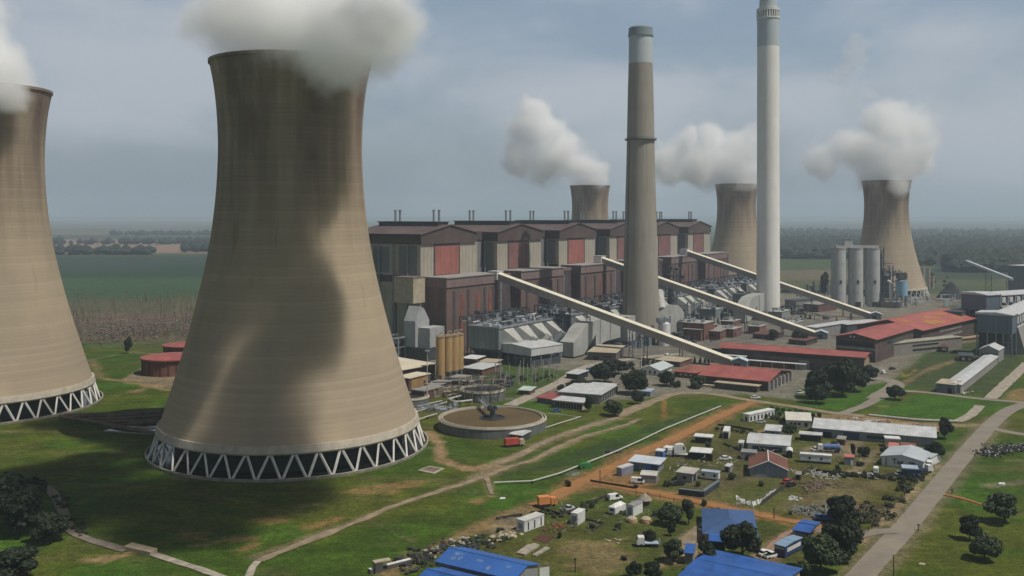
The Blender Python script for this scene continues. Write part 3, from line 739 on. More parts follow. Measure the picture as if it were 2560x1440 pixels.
# ------------------------------------------------------------------ precipitators between the bunkers and the stacks
def precips():
    cas = mat('precipitator_casing', (.175,.205,.205), .7, .12, .1, streak=.25)
    hood = mat('pale_hood', (.42,.42,.38), .6, .12, .1, streak=.2)
    duct = mat('flue_duct', (.38,.385,.36), .6, .12, .08, streak=.2)
    names = ['nearest precipitator, grey green casing under the first conveyor','second precipitator, left of the brown chimney','precipitator directly behind the brown chimney','precipitator right of the brown chimney, under the middle conveyor','precipitator left of the white chimney','farthest precipitator, behind the white chimney']
    for k in range(6):
        s0 = 89*k-9
        t = thing('precipitator', names[k], 'precipitator', row(s0, -46), RZ, 'precipitators between the bunkers and the chimneys')
        M().box(0,72,0,22,8.5,22).build('casing', cas, t)
        r = M()
        for i in range(13): r.box(i*6-.2,i*6+.2,-.45,0,8.5,22)
        for i in range(5): r.box(-.45,0,i*5.4,i*5.4+.4,8.5,22)
        r.box(-.6,72.6,-.6,22.6,21.2,22.2); r.build('stiffener', STEEL, t)
        l = M()
        for i in range(9):
            if i < 8: l.beam((1+i*8.7,.6,0),(9.7+i*8.7,.6,8.5),.25)
            for y in (.6,11,21.4): M().beam((1+i*8.7,y,0),(1+i*8.7,y,8.5),.6).build('leg', DSTEEL, t)
        l.build('brace', DSTEEL, t)
        h = M()
        for i in range(8):
            for y in (0,11):
                x = i*9; h.add([(x+.3,y+.3,8.4),(x+8.7,y+.3,8.4),(x+8.7,y+10.7,8.4),(x+.3,y+10.7,8.4),(x+4.5,y+5.5,2.5)],[(0,1,4),(1,2,4),(2,3,4),(3,0,4)])
        h.build('dust_hopper', DSTEEL, t)
        g = greeble(M(), 1, 70, 1, 21, 22.2, 60, 2.6, 100+k); g.build('deck_equipment', STEEL, t)
        g = greeble(M(), 1, 70, 1, 21, 22.3, 34, 2.0, 200+k); g.build('deck_equipment', mat('pale_insulator',(.50,.53,.56),.5,.15,.3), t)
        g = greeble(M(), 1, 70, 1, 21, 22.2, 34, 4.2, 300+k); rail(g, [(0,0,22.2),(72,0,22.2)], 1.3, .14, 4); g.build('deck_piping', DSTEEL, t)
        # gantry over the far side
        q = M()
        for i in range(10): q.beam((i*8,23,0),(i*8,23,27),.5); q.beam((i*8,29,0),(i*8,29,27),.5); q.beam((i*8,23,27),(i*8,29,27),.5)
        for z in (24,27): q.beam((0,23,z),(72,23,z),.5); q.beam((0,29,z),(72,29,z),.5)
        for i in range(9): q.beam((i*8,23,24),(i*8+8,23,27),.25)
        q.build('pipe_rack', DSTEEL, t)
        greeble(M(), 0, 72, 23, 29, 24, 26, 2.4, 400+k).build('rack_piping', STEEL, t)
        # outlet hoods that lean down to the fans on the near side
        for i in range(4):
            x = 5+i*17; b = M().add([(x,0,20.5),(x+11,0,20.5),(x+11,0,9.5),(x,0,9.5),(x+3,-9,13.5),(x+8.5,-9,13.5),(x+8.5,-9,7),(x+3,-9,7)],
              [(0,1,2,3),(4,7,6,5),(0,4,5,1),(1,5,6,2),(2,6,7,3),(3,7,4,0)])
            b.build('outlet_hood', hood, t)
        for i in range(3):
            x = 16+i*17; b = M().beam((x,-4,3),(x+7,-12,14),2.2,seg=10); b.beam((x+7,-12,14),(x+8.5,-12,2),1.7,seg=10)
            b.build('fan_duct', hood if i%2 else STEEL, t)
            M().cyl(x+3,-12,0,5,3.2,14).box(x-1,x+7,-17,-10,0,2.2).build('fan', DSTEEL, t)
    def flue(label, s, y, w, m, z=1.0):
        t = thing('flue_duct', label, 'duct', row(s, y), RZ, 'big flue ducts leading to the chimneys')
        pr = [(0,1*z),(0,10),(5,12),(13,17.5),(20,20.3),(36,21.4),(66,21.6),(66,6.2),(44,6),(30,3.6),(30,12),(20,5),(14,1*z)]
        pr = [(x*m,zz) for x,zz in pr]
        M().ext(pr,'y',0,w).build('casing', duct, t, fix=True)
        r = M()
        for x in (36,51): r.box(x*m-.2,x*m+.2,-.3,0,6,21.4)
        r.build('stiffener', STEEL, t)
        for x in (34,42,50,58,64):
            for yy in (.8,w-.8): M().beam((x*m,yy,0),(x*m,yy,6.2),.6).build('leg', DSTEEL, t)
        greeble(M(), min(30*m,64*m), max(30*m,64*m), -6, w, 0, 22, 3.4, int(s)+9).build('ground_equipment', DSTEEL, t)
    flue('big pale flue duct left of the brown chimney, rising in a bend', 35, -73, 10, 1)
    flue('pale flue duct right of the brown chimney, bending down', 222, -72, 10, -1)
    flue('big pale flue duct left of the white chimney', 282, -98, 10, 1)
    t = thing('flue_riser', 'tall pale ducts against the foot of the brown chimney', 'duct', row(104, -77), RZ)
    M().box(0,14,0,13,3,20).build('casing', duct, t); M().box(14.2,17,2,11,0,19).build('damper', DSTEEL, t)
    t = thing('flue_riser', 'twin peaked pale ducts right of the brown chimney', 'duct', row(140, -88), RZ)
    for i in range(2):
        x = i*12; M().ext([(x,0),(x+10,0),(x+10,13),(x+5,24),(x,17)],'y',0,9).build('casing', duct, t)
    M().beam((5,4,22),(14,10,34),3.2,seg=14).build('pipe', hood, t)
    c = row(122,-96); t = thing('storage_tank', 'white cylindrical tank at the foot of the brown chimney', 'tank', c)
    M().cyl(0,0,0,15,4.3,28).build('shell', WHITE, t, True); M().lathe([(4.4,15),(3,16.2),(.2,16.8)],seg=28).build('roof', PALER, t)
    M().box(-4.5,4.5,-.2,.2,7.2,7.5).build('band', STEEL, t)
    greeble(M(),-3,3,-3,3,15.5,10,4,77).build('roof_piping', STEEL, t)
    # stair and pipe towers
    k = 0
    for s, y, h, w, lb in ((92,-22,36,7,'dark lattice stair tower with rounded hopper left of the brown chimney'),(205,-34,38,6,'dark lattice tower in the steelwork between the chimneys'),(250,-48,44,7,'tallest dark lattice tower just left of the white chimney'),(232,-20,30,8,'short lattice tower under the middle conveyor'),(300,-34,34,7,'lattice tower beside the white chimney, on its left'),(14,-20,27,6,'lattice tower at the near corner of the first precipitator'),(60,-50,25,4,'slender lattice tower under the nearest conveyor')):
        k += 1
        t = thing('lattice_tower', lb, 'steel tower', row(s,y), RZ, 'steel towers among the ducts')
        m = M()
        for a,b in ((0,0),(w,0),(w,w),(0,w)): m.beam((a,b,0),(a,b,h),.5)
        z = 0
        while z < h:
            m.box(-.3,w+.3,-.3,w+.3,z,z+.25); zz = min(z+4,h)
            m.beam((0,0,z),(w,0,zz),.25); m.beam((w,0,z),(w,w,zz),.25); m.beam((0,w,z),(0,0,zz),.25); z += 4
        m.build('frame', DSTEEL, t)
        M().cyl(w/2,w/2,h*.35,h*.8,w*.38,14).cyl(w/2,w/2,h*.2,h*.35,.6,14,w*.38).build('vessel', STEEL if k%2 else hood, t)
        greeble(M(),-1,w+1,-1,w+1,h,7,3,500+k).build('top_equipment', DSTEEL, t)
    # pipework and plant on the ground among the ducts
    for i,(s,y,W,D,h,c,lb) in enumerate([(150,-60,18,16,10,cas,'grey green box plant right of the brown chimney'),(176,-62,14,10,14,cas,'blue grey casing between the chimneys'),(196,-86,22,12,8,WALLG,'long grey pump house between the chimneys'),(262,-80,16,14,12,cas,'grey casing left of the white chimney'),(236,-104,18,10,6,BRICK,'low red brick switch house in front of the ducts'),(160,-110,20,16,12,BRICK,'red brown brick block right of the brown chimney'),(187,-122,18,10,6,BRICK,'small brick annex beside the brick block'),(310,-120,24,12,8,WALLG,'grey shed at the foot of the white chimney'),(330,-84,14,14,20,cas,'tall casing behind the white chimney'),(222,-130,16,9,5,mat('dull_red_wall',(.2,.09,.075),.9,.2,.3),'low dull red building under the middle conveyor'),(262,-146,20,10,5,WALLG,'low grey building right of the middle conveyor foot'),(-4,-66,20,12,4,BRICK,'low red roofed shelter beneath the white raised box')]):
        t = thing('plant_building', lb, 'building', row(s,y), RZ, 'small buildings among the ducts')
        M().box(0,W,0,D,0,h).build('wall', c, t); M().box(-.4,W+.4,-.4,D+.4,h,h+.4).build('roof', mat('plant_roof',(.34,.34,.32),.8,.2,.2), t)
        greeble(M(),1,W-1,1,D-1,h+.4,8,2,600+i).build('roof_equipment', STEEL, t)
        if D > 9: M().box(W*.2,W*.35,-.1,.02,0,min(h,4)*.8).build('door', VOID, t)
    # more equipment standing on the ground
    for i,(s,y,W,D,n,hm,m) in enumerate([(130,-60,50,34,60,11,STEEL),(150,-44,60,24,70,16,DSTEEL),(200,-60,50,30,60,12,hood),(230,-84,60,30,60,11,DSTEEL),(215,-66,60,40,45,18,STEEL),(280,-64,50,34,40,12,STEEL),(40,-66,50,14,36,5,DSTEEL),(140,-118,60,30,34,4,DSTEEL)]):
        t = greeble(M(),0,W,0,D,0,n,hm,700+i).build('steel_pipework', m)
        t.location = row(s,y); t.rotation_euler = (0,0,RZ); stuff(t)
        tag(t, ['tangle of grey pipes around the brown chimney','dark steel clutter behind the brown chimney','pale pipes and vessels between the chimneys','dark plant under the middle conveyor','tall grey pipework between the chimneys','grey pipework left of the white chimney','dark plant under the near precipitator','low clutter in the yard right of the brown chimney'][i], 'pipework')
precips()
def more_pipework():
    bl = mat('blue_grey_kit',(.15,.19,.23),.6,.25,.3)
    for i,(s,y,W,D,n,hm,m,lb) in enumerate([(96,-90,70,40,80,9,bl,'blue grey fans and ducts at the foot of the brown chimney'),(118,-104,40,22,60,7,DSTEEL,'dark pumps and frames in front of the brown chimney'),(160,-58,120,40,120,14,bl,'blue grey pipework between the chimneys'),(175,-90,90,30,70,8,mat('pale_hood',(.42,.42,.38)),'pale pipes and valves right of the brown chimney'),(300,-70,80,50,90,14,bl,'blue grey pipework around the white chimney'),(20,-64,70,20,60,6,bl,'blue grey fans below the nearest precipitator'),(330,-118,70,24,50,7,DSTEEL,'dark frames at the foot of the white chimney')]):
        t = greeble(M(),0,W,0,D,0,n,hm,900+i).build('fan_pipework', m); t.location = row(s,y); t.rotation_euler = (0,0,RZ); stuff(t); tag(t, lb, 'pipework')
more_pipework()
# ------------------------------------------------------------------ red roofed works buildings
MAROON = mat('maroon_wall', (.12,.055,.045), .9, .15, .2, streak=.2)
TANW = mat('tan_wall', (.30,.22,.14), .9, .15, .2, streak=.2)
CONW = mat('concrete_wall', (.27,.255,.23), .9, .12, .2, streak=.25)
def red_works():
    DKW = mat('dark_brown_wall', (.085,.06,.052), .9, .2, .2, streak=.2)
    t = shed('workshop_building', 'very long low building with a narrow red roof beside the conveyor foot', 'building', frame((1802,868),(2160,893),(2182,884),9.4), 9.4, 'gx', 1.6, DKW, REDR, 1.6,
         feats=[('window','F',.27,6.2,56,2.2),('window','F',.72,6.2,30,2.2),('door','F',.60,0,6,5,WALLG),('door','F',.18,0,5,4),('door','F',.82,0,5,5)], group='red roofed works buildings')  # long dark strips stand in for the shadow under the roof overhang
    W = t['_w']; D = t['_d']
    for i,(a,b,z) in enumerate(((.03,.2,5.2),(.22,.56,3.2),(.56,.62,3.2))):
        M().box(W*a,W*b,-5,-.02,z,z+.35).build('canopy', WHITE, t)
        for k in range(5): x = W*(a+(b-a)*(k+.05)/4.1); M().beam((x,-4.6,0),(x,-4.6,z),.25).build('canopy_post', WHITE, t)
    M().box(W*.22,W*.5,-3.5,-.03,0,2.6).build('lean_to', BRICK, t)
    M().box(W-.1,W+.12,.3,D-.3,0,8).build('end_wall', TANW, t)
    t = shed('workshop_building', 'broad low red roofed hall with a white columned end, by the orange road junction', 'building', frame((1750,937),(1920,953),(1974,927),5.2), 5.2, 'gx', 3.0, DKW, REDR, 1.2,
         feats=wins('F',9,3.0,2.6,1.1,.05,.6)+[('door','F',.75,0,4,3.4)]+[('window','R',(i+.5)/6,.8,1.5,3.2,VOID) for i in range(6)], group='red roofed works buildings')
    W = t['_w']; D = t['_d']
    for i in range(7): M().box(W+.05,W+1.1,D*i/6-.35 if i else 0,D*i/6+.35 if i<6 else D,0,4.9).build('column', WHITE, t)
    M().box(W*.28,W*.92,-7,-1.0,3.0,3.4).build('canopy', CREAM, t)
    M().box(W*.30,W*.90,-6.2,-1.2,0,2.96).build('lean_to', DKW, t)
    M().box(0,W*.28,-4,-.1,0,.9).build('low_wall', CREAM, t)
    t = shed('workshop_building', 'red roofed hall with a gable facing the camera and two white vents', 'building', frame((2090,840),(2188,848),(2250,818),14.4), 14.4, 'gy', 2.6, DKW, REDR, 1.5,
         feats=[('window','F',.22,9.2,8,3),('window','F',.52,9.2,8,3),('window','F',.81,9.2,7,3),('door','F',.56,.1,4.5,4.5),('window','R',.5,9,30,2)], group='red roofed works buildings')
    W = t['_w']; m = M()
    for x in (.42,.5): m.lathe([(.1,0),(.55,0),(.55,.3),(.1,.3)],seg=12)
    for x in (.38,.47): M().beam((W*x,-.1,14.9),(W*x,-.5,14.9),.55,seg=12).build('vent', WHITE, t)
    M().box(-.1,W+.1,-.12,0,7.2,8.6).build('band', CONW, t)
    t = shed('workshop_building', 'largest red roofed hall with orange stains on its roof', 'building', frame((2143,812),(2303,825),(2378,788),12.6), 12.6, 'gy', 5.2, DKW, mat('stained_red_roof',(.35,.095,.078),.65,.1,.06,wave=1.8,wdir='Y'), 1.8,
         feats=[('window','F',.75,5,12,3),('window','R',.5,8,44,2.2,CONW),('window','R',.5,4,44,1.6,CONW),('door','R',.2,0,6,4.5)], group='red roofed works buildings')
    W = t['_w']; D = t['_d']
    rr = random.Random(3)
    for i in range(9):
        x = W*rr.uniform(.58,.93); y = D*rr.uniform(.08,.75); zz = lambda x: 12.6+5.2*(1-abs(x/W-.5)*2)+.26
        a = rr.uniform(2,6); b = rr.uniform(3,9); n = 9; vs = []
        for k in range(n):
            f = rr.uniform(.6,1.1); px = x+a*f*math.cos(2*PI*k/n); px = min(px,W); vs.append((px, y+b*f*math.sin(2*PI*k/n), zz(px)+.012*i))
        M().add(vs,[tuple(range(n))]).build('rust_stain', mat('orange_rust',(.36,.16,.05),.9,.2,.3), t)
    shed('platform_annex', 'flat roofed concrete annex with banded side between the two red halls', 'building', frame((2192,889),(2218,893),(2283,856),0), 8, 'flat', 0, mat('banded_concrete',(.21,.195,.165),.9,.1,.2,wave=.35,wdir='Z'), mat('annex_roof',(.33,.31,.24),.9,.2,.2), .5,
         feats=[('door','F',.5,0,9,6.5),('window','R',.5,2,26,1.2),('window','R',.5,5,26,1.0)])
    shed('loading_platform', 'low tan loading platform right of the largest red hall', 'building', frame((2322,866),(2338,868),(2397,832),0), 3.2, 'flat', 0, TANW, mat('platform_top',(.33,.25,.16),.9,.2,.2), .6, feats=[('door','F',.5,0,2.5,2.4)])
    shed('hut', 'small red roofed hut on the grass below the largest hall', 'hut', frame((2351,880),(2370,881),(2377,874),0), 3.6, 'hip', 1.6, MAROON, MAROON, .9, feats=[('window','F',.5,1.2,2.6,1.4,WHITE)])
    shed('hut', 'small brown shed in front of the dark coal bunker', 'hut', frame((2398,903),(2433,905),(2440,897),0), 3.2, 'flat', 0, MAROON, DSTEEL, .5, feats=[('window','F',.3,.8,1.8,1.6,WHITE),('window','F',.75,.8,1.8,1.6,CREAM)])
    shed('bungalow', 'small hipped dull red roof left of the broad red hall', 'house', frame((1686,942),(1738,947),(1752,931),0), 3.3, 'hip', 2.0, MAROON, mat('dull_red_roof',(.25,.085,.06),.8,.2,.2), .9, feats=wins('F',3,1.2,1.5,1.1,.2,.9,CREAM))
    shed('bungalow', 'pale blue gabled house beside the tall pole among dark trees', 'house', frame((1602,935),(1648,939),(1664,925),0), 3.0, 'gy', 2.0, WHITE, mat('pale_blue_roof',(.42,.48,.47),.6,.1,.3), .9, feats=wins('F',3,.9,1.3,1.4,.1,.9,VOID))
    shed('flat_building', 'upper white flat roof of the office pair left of the dark trees', 'building', frame((1398,1003),(1500,1011),(1566,985),0), 4.4, 'flat', 0, WALLG, PALER, .8, feats=[('window','R',(i+.5)/8,.6,2.2,2.6,VOID) for i in range(8)])
    shed('flat_building', 'lower white flat roof with a columned veranda', 'building', frame((1386,1019),(1455,1026),(1468,1016),0), 3.4, 'flat', 0, CREAM, PALER, 1.0, feats=[('window','F',(i+.5)/10,.3,1.1,2.5,VOID) for i in range(10)])
    shed('flat_building', 'small maroon roof attached to the left of the white veranda', 'building', frame((1343,1006),(1384,1012),(1400,1000),0), 2.4, 'mono', .5, mat('slate_wall',(.10,.11,.14),.9,.2,.3), mat('maroon_roof_sheet',(.27,.07,.065),.7,.2,.3), .7)
    # yard sheds between plant and road
    L = [('long low brick shed with pale roof below the tall pole',(1735,846),(1800,850),(1822,836),6,BRICK,CONW),('brick block at the first conveyor trestles',(1708,850),(1752,853),(1785,838),8,BRICK,CONW),
         ('grey building with curved white parapet behind the long red roof',(2012,840),(2040,843),(2080,822),7,WALLG,PALER),('small dull red roof between the two conveyors',(1882,846),(1932,850),(1946,842),3.4,DKW,MAROON),
         ('low red brown roof behind the long red roof',(1972,860),(2015,864),(2022,855),3.2,DKW,MAROON),('pale sloping roof left of the largest red hall',(2082,830),(2118,835),(2140,818),7,DSTEEL,PALER),
         ('grey walled yard building right of the white chimney',(1962,770),(1990,773),(2010,762),8,WALLG,DSTEEL),('red fronted block near the white chimney foot',(2008,778),(2046,781),(2060,772),7,MAROON,CONW),
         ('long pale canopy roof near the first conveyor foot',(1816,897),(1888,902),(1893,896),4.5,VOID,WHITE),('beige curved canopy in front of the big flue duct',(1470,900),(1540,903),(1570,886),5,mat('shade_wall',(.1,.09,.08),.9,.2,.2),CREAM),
         ('white roofed store behind the ochre silos',(1156,935),(1205,940),(1222,925),3.5,BRICK,PALER),('small white roof shed behind the ochre silos',(1156,912),(1190,915),(1200,908),4,MAROON,WHITE),
         ('long pale roof strip right of the ochre silos',(1200,921),(1238,924),(1246,918),4,MAROON,CREAM),('low brown shelter with pale roof left of the gravel road',(1297,986),(1325,988),(1334,981),2.2,BRICK,mat('mint_roof',(.42,.50,.45),.7,.1,.3)),
         ('flat white shed by the blue parked trucks',(1416,946),(1444,949),(1456,940),2.8,VOID,PALER),('tan roof low shed at the grass edge below the first precipitator',(1640,912),(1700,918),(1716,908),3,BRICK,CREAM)]
    for lb,a,b,c,h,wm,rm in L:
        fr = frame(a,b,c,0)
        shed('yard_shed', lb, 'shed', fr, h, 'mono', .5, wm, rm, .6, feats=[('door','F',.3,0,min(3,fr[2]*.2),2.2,VOID),('window','F',.7,h*.4,min(6,fr[2]*.3),1.0,GLASS)], group='yard sheds')
    t = thing('raised_box_building', 'white raised box building on stilts in front of the first precipitator', 'building', *frame((1232,858),(1328,871),(1386,857),11.5)[:2])
    _,_,W,D = frame((1232,858),(1328,871),(1386,857),11.5)
    M().ext([(0,6.8),(W,6.8),(W,11.3),(W*.5,12.6),(0,11.3)],'y',0,D).build('casing', mat('white_sheet',(.47,.48,.47),.6,.08,.1,streak=.15), t)
    roofmesh(W,D,11.3,'gy',1.3,.3).build('roof', PALER, t)
    for i in range(6):
        for j in range(4): M().beam((W*i/5*.96+.5,D*j/3*.94+.5,0),(W*i/5*.96+.5,D*j/3*.94+.5,6.8),.45).build('stilt', STEEL, t)
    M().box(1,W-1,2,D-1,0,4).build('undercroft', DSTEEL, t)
    # red roofed water tanks on the left
    for x,y,r,h,lb in ((428,931,15.5,8.6,'nearer round brick tank with a red roof between the cooling towers'),(458,893,11.5,7.5,'farther round tank whose red roof shows behind the nearer one')):
        c = G(x,y); t = thing('water_tank', lb, 'tank', (c.x,c.y,0), 0, 'red roofed round tanks')
        M().cyl(0,0,0,h,r,64).build('wall', BRICK, t, True)
        M().lathe([(r+1.2,h),(r+1.2,h+.7),(.5,h+2.4)],seg=64).build('roof', REDR, t)
        for i in range(24):
            a = 2*PI*i/24; M().beam(((r+.2)*math.cos(a),(r+.2)*math.sin(a),0),((r+.2)*math.cos(a),(r+.2)*math.sin(a),h),.5).build('rib', MAROON, t)
red_works()
# ------------------------------------------------------------------ silos, clarifiers and poles
def lowplant():
    OCH = mat('ochre_paint', (.42,.27,.11), .6, .07, .15, streak=.2)
    for i,(x,y,lb) in enumerate(((1101,956,'leftmost and nearest ochre silo'),(1120,953,'second ochre silo from the left'),(1136,950,'third ochre silo from the left'),(1148,947,'rightmost ochre silo'))):
        c = G(x,y); t = thing('silo', lb+' beside the cream roofed workshop', 'silo', (c.x,c.y,0), 0, 'tall ochre silos')
        z0 = .3 if i == 0 else 5.5
        M().cyl(0,0,z0,24.6,2.45,24).build('barrel', OCH, t, True)
        M().lathe([(2.5,24.6),(1.2,25.4),(.1,25.6)],seg=24).build('roof', TANW, t)
        m = M().lathe([(2.6,24.3),(2.7,24.3),(2.7,24.6),(2.6,24.6)],seg=24,caps=False); rail(m,[(2.4,-1,24.6),(1,-2.4,24.6),(-1,-2.4,24.6),(-2.4,-1,24.6)],1.1,.1,2); m.build('railing', TANW, t)
        M().path([(0,0,25.4),(0,0,26.8),(1.2,0,27.2),(1.6,0,26.4)],.3,seg=6).build('vent_pipe', CREAM, t)
        if i:
            for a in range(4):
                aa = PI/4+a*PI/2; M().beam((2.1*math.cos(aa),2.1*math.sin(aa),0),(2.1*math.cos(aa),2.1*math.sin(aa),5.5),.5).build('leg', STEEL, t)
            M().cyl(0,0,2,5.5,.4,14,2.2).build('hopper', STEEL, t)
    shed('workshop_building', 'wide cream flat roofed workshop emerging from behind the near cooling tower', 'building', frame((955,934),(1088,910),(1076,872),8.0), 8.0, 'mono', 1.2, MAROON, mat('cream_roof',(.56,.50,.38),.7,.08,.1), 1.2, feats=[('door','F',.55,0,4,5),('door','F',.70,0,4,5),('door','F',.86,0,4,5)])
    shed('workshop_building', 'small ochre walled block with cream roof below the wide workshop', 'building', frame((990,984),(1022,988),(1052,972),0), 8.2, 'flat', 0, MAROON, mat('cream_roof',(.56,.50,.38)), .6, feats=[('wall_panel','R',.5,0,13,7.6,mat('ochre_wall',(.34,.20,.07),.9,.15,.2,streak=.2)),('door','R',.7,0,2,2.5),('window','R',.75,4,1.8,1.5)])
    for a,b,c,h,lb in (((1028,998),(1060,1002),(1075,985),4.4,'low concrete pump room below the ochre block'),((1062,978),(1096,981),(1110,968),3.4,'low brown pump room under the leftmost ochre silo'),((1108,965),(1180,970),(1200,955),3.0,'flat roofed store under the silos')):
        shed('pump_room', lb, 'building', frame(a,b,c,0), h, 'flat', 0, MAROON, CONW, .4, feats=[('door','F',.4,0,2,2.2),('window','F',.75,1,2,1)])
    # circular basins
    BR = mat('brown_liquor', (.10,.068,.022), .6, .15, .06); DW = mat('basin_wall_dark',(.13,.14,.135),.9,.15,.2,streak=.25)
    def clarifier(c, R, h, lb, bridge):
        t = thing('clarifier', lb, 'clarifier tank', (c[0],c[1],0), 0, 'round settling tanks')
        M().lathe([(R+.12,0),(R+.12,h-.85)],seg=128,caps=False).build('outer_wall', DW, t)
        M().lathe([(R+.1,h-.9),(R+.35,h-.8),(R+.35,h-.4),(R,h-.35),(R,h),(R-.35,h),(R-.35,h-.9),(R-1.2,h-.9),(R-1.2,h),(R-1.6,h),(R-1.6,.5)],seg=128,caps=False).build('rim', mat('rim_concrete',(.42,.38,.31),.85,.12,.3), t)
        M().lathe([(R-1.58,h-.75),(.2,h-.70)],seg=96,caps=False).build('liquid', BR if bridge else DARKIN, t)
        M().lathe([(R-.34,h-1.0),(R-1.21,h-1.0)],seg=96,caps=False).build('launder', DARKIN, t)
        if bridge:
            M().lathe([(5.4,h-.6),(5.4,h-.25),(4.9,h-.25),(4.9,h-.6)],seg=40,caps=False).build('feed_well', DSTEEL, t)
            M().lathe([(4.9,h-.55),(.2,h-.54)],seg=30,caps=False).build('well_surface', VOID, t)
            m = M().cyl(0,0,h-.5,h+2.6,1.1,12).cyl(0,0,h+2.6,h+3.3,2.2,12); greeble(m,-1.5,1.5,-1.5,1.5,h+3.3,6,1.4,9); m.build('drive', DSTEEL, t)
            w = M(); a = Vector((-.5,0,h+2.4)); b = Vector((-6,R+1,h+2.4))
            w.beam(a,b,1.6,.25); rail(w,[a+Vector((.8,.2,.1)),b+Vector((.8,.2,.1))],1.1,.1,2); rail(w,[a+Vector((-.8,0,.1)),b+Vector((-.8,0,.1))],1.1,.1,2)
            for f in (.55,1): c_ = a.lerp(b,f); w.beam((c_.x,c_.y,0 if f==1 else h-.7),c_,.4)
            w.build('walkway', STEEL, t)
        return t
    clarifier((-8.3,407),22.7,4.6,'large round settling tank of brown water beside the near cooling tower',True)
    c = G(1206,997); t = clarifier((c.x,c.y),11,5.2,'smaller raised settling tank ringed by a railing and gantry',False)
    g = M()
    for k in range(5): g.beam((-11+k*5.5,-11,0),(-11+k*5.5,-11,9.4),.25); g.beam((-11+k*5.5,-11,9.4),(-11+k*5.5,11,9.4),.3); g.beam((-11+k*5.5,-11,5),(-5.5+k*5.5,-11,9.4),.15)
    for i in range(16):
        a = 2*PI*i/16; g.beam((11.6*math.cos(a),11.6*math.sin(a),0),(11.6*math.cos(a),11.6*math.sin(a),8.6),.22)
        b = 2*PI*(i+1)/16; g.beam((11.6*math.cos(a),11.6*math.sin(a),8.6),(11.6*math.cos(b),11.6*math.sin(b),8.6),.22)
    g.beam((-12,0,9.4),(12,0,9.4),1.2,.4); g.beam((0,0,5),(0,0,9.4),.8); rail(g,[(-12,.6,9.6),(12,.6,9.6)],1.1,.12,2.5)
    g.build('gantry', mat('rusty_gantry',(.2,.17,.13),.8,.2,.4), t)
    c = G(1020,1004); t = clarifier((c.x,c.y),10,3,'small dark settling pond at the edge of the near cooling tower',False)
    # pipe runs and walkways near the basins
    def pipes(lb, runs, r, m, z, cat='pipeline', post=True, grp=None):
        o = None
        P0 = [tuple(G(*p, 0))[:2] for p in runs[0]]
        t = thing('pipeline', lb, cat, (P0[0][0],P0[0][1],0), 0, grp)
        for run in runs:
            q = [Vector((G(*p,0).x-P0[0][0],G(*p,0).y-P0[0][1],z)) for p in run]
            M().path(q, r, seg=8).build('pipe', m, t)
            if post:
                for a,b in zip(q,q[1:]):
                    n = max(1,int((b-a).length/8))
                    for i in range(n+1): c_ = a.lerp(b,i/n); M().box(c_.x-.3,c_.x+.3,c_.y-.3,c_.y+.3,0,z-r*.4).build('support', KERB, t)
        return t
    WP = mat('white_pipe',(.42,.42,.38),.6,.12,.5)
    pipes('long white pipeline along the grass beside the orange dirt road', [[(1802,1019),(1740,1044),(1660,1077),(1600,1106),(1540,1133),(1440,1172),(1400,1188),(1330,1208),(1235,1212)]], .30, WP, .75, grp='white pipelines')
    pipes('white pipeline from the large settling tank to the red container', [[(1452,1045),(1400,1061),(1310,1090)]], .26, WP, .6, grp='white pipelines')
    pipes('short white pipe between the near cooling tower and the large settling tank', [[(1092,1041),(1068,1048),(1042,1057)]], .32, WP, 1.2, grp='white pipelines')
    pipes('thin white kerb pipe right of the large settling tank', [[(1372,1036),(1410,1040),(1452,1045)]], .14, WP, .4, grp='white pipelines')
    pipes('bright pipes leading to the smaller settling tank', [[(1120,1012),(1140,1006),(1164,1000)],[(1122,1012),(1136,1018),(1150,1018),(1180,1014)]], .5, WP, 2.6, grp='white pipelines')
    pipes('white pipeline along the grass field at right', [[(2172,1040),(2240,1047),(2290,1052),(2360,1055),(2395,1056)]], .5, WP, .5, grp='white pipelines')
    pipes('grey pipes curving past the edge of the near cooling tower', [[(1040,1028),(1070,1022),(1100,1014),(1118,1009)],[(1042,1022),(1075,1013),(1105,1006)],[(1040,1034),(1066,1026),(1090,1020)]], .35, mat('dull_pipe',(.33,.33,.31),.7,.2,.4), .8)
    BP = mat('brown_pipe',(.16,.115,.085),.8,.25,.4)
    pipes('bundle of brown pipes crossing between the two left cooling towers', [[(150,1046),(250,1062),(330,1078),(400,1090)],[(180,1046),(300,1044),(410,1034)],[(210,1054),(330,1050),(412,1042)],[(250,1060),(350,1058),(412,1050)],[(300,1068),(360,1062),(412,1058)],[(160,1042),(280,1040),(412,1030)]], .8, BP, .9)
    t = thing('outfall_basin', 'dark water channel with a pale strip behind the brown pipes', 'basin', (G(365,1072).x,G(365,1072).y,0), -.25)
    M().box(-14,18,-9,9,-.6,.35).build('edge', KERB, t); M().box(-13.2,17.2,-8.2,8.2,.1,.36).build('water', mat('channel_water',(.02,.025,.03),.12), t); M().box(-10,4,-1.5,1.2,.36,.6).build('slab', CONC, t)
    c = G(1195,1087); t = stuff(tag(greeble(M(),-9,9,-3,3,0,26,2.4,31).build('pump_fittings', STEEL), 'valves and pump fittings at the foot of the large settling tank','fittings')); t.location = (c.x,c.y,0)
    c = G(1110,988); t = stuff(tag(greeble(M(),-16,16,-8,8,0,90,4,32).build('yard_pipework', mat('tan_steel',(.27,.23,.17),.7,.2,.3)), 'tangle of tan pipework below the ochre silos','pipework')); t.location = (c.x,c.y,0)
    c = G(1160,968); t = stuff(tag(greeble(M(),-24,24,-9,9,0,110,5,33).build('yard_pipework', DSTEEL), 'dark pipework behind the smaller settling tank','pipework')); t.location = (c.x,c.y,0)
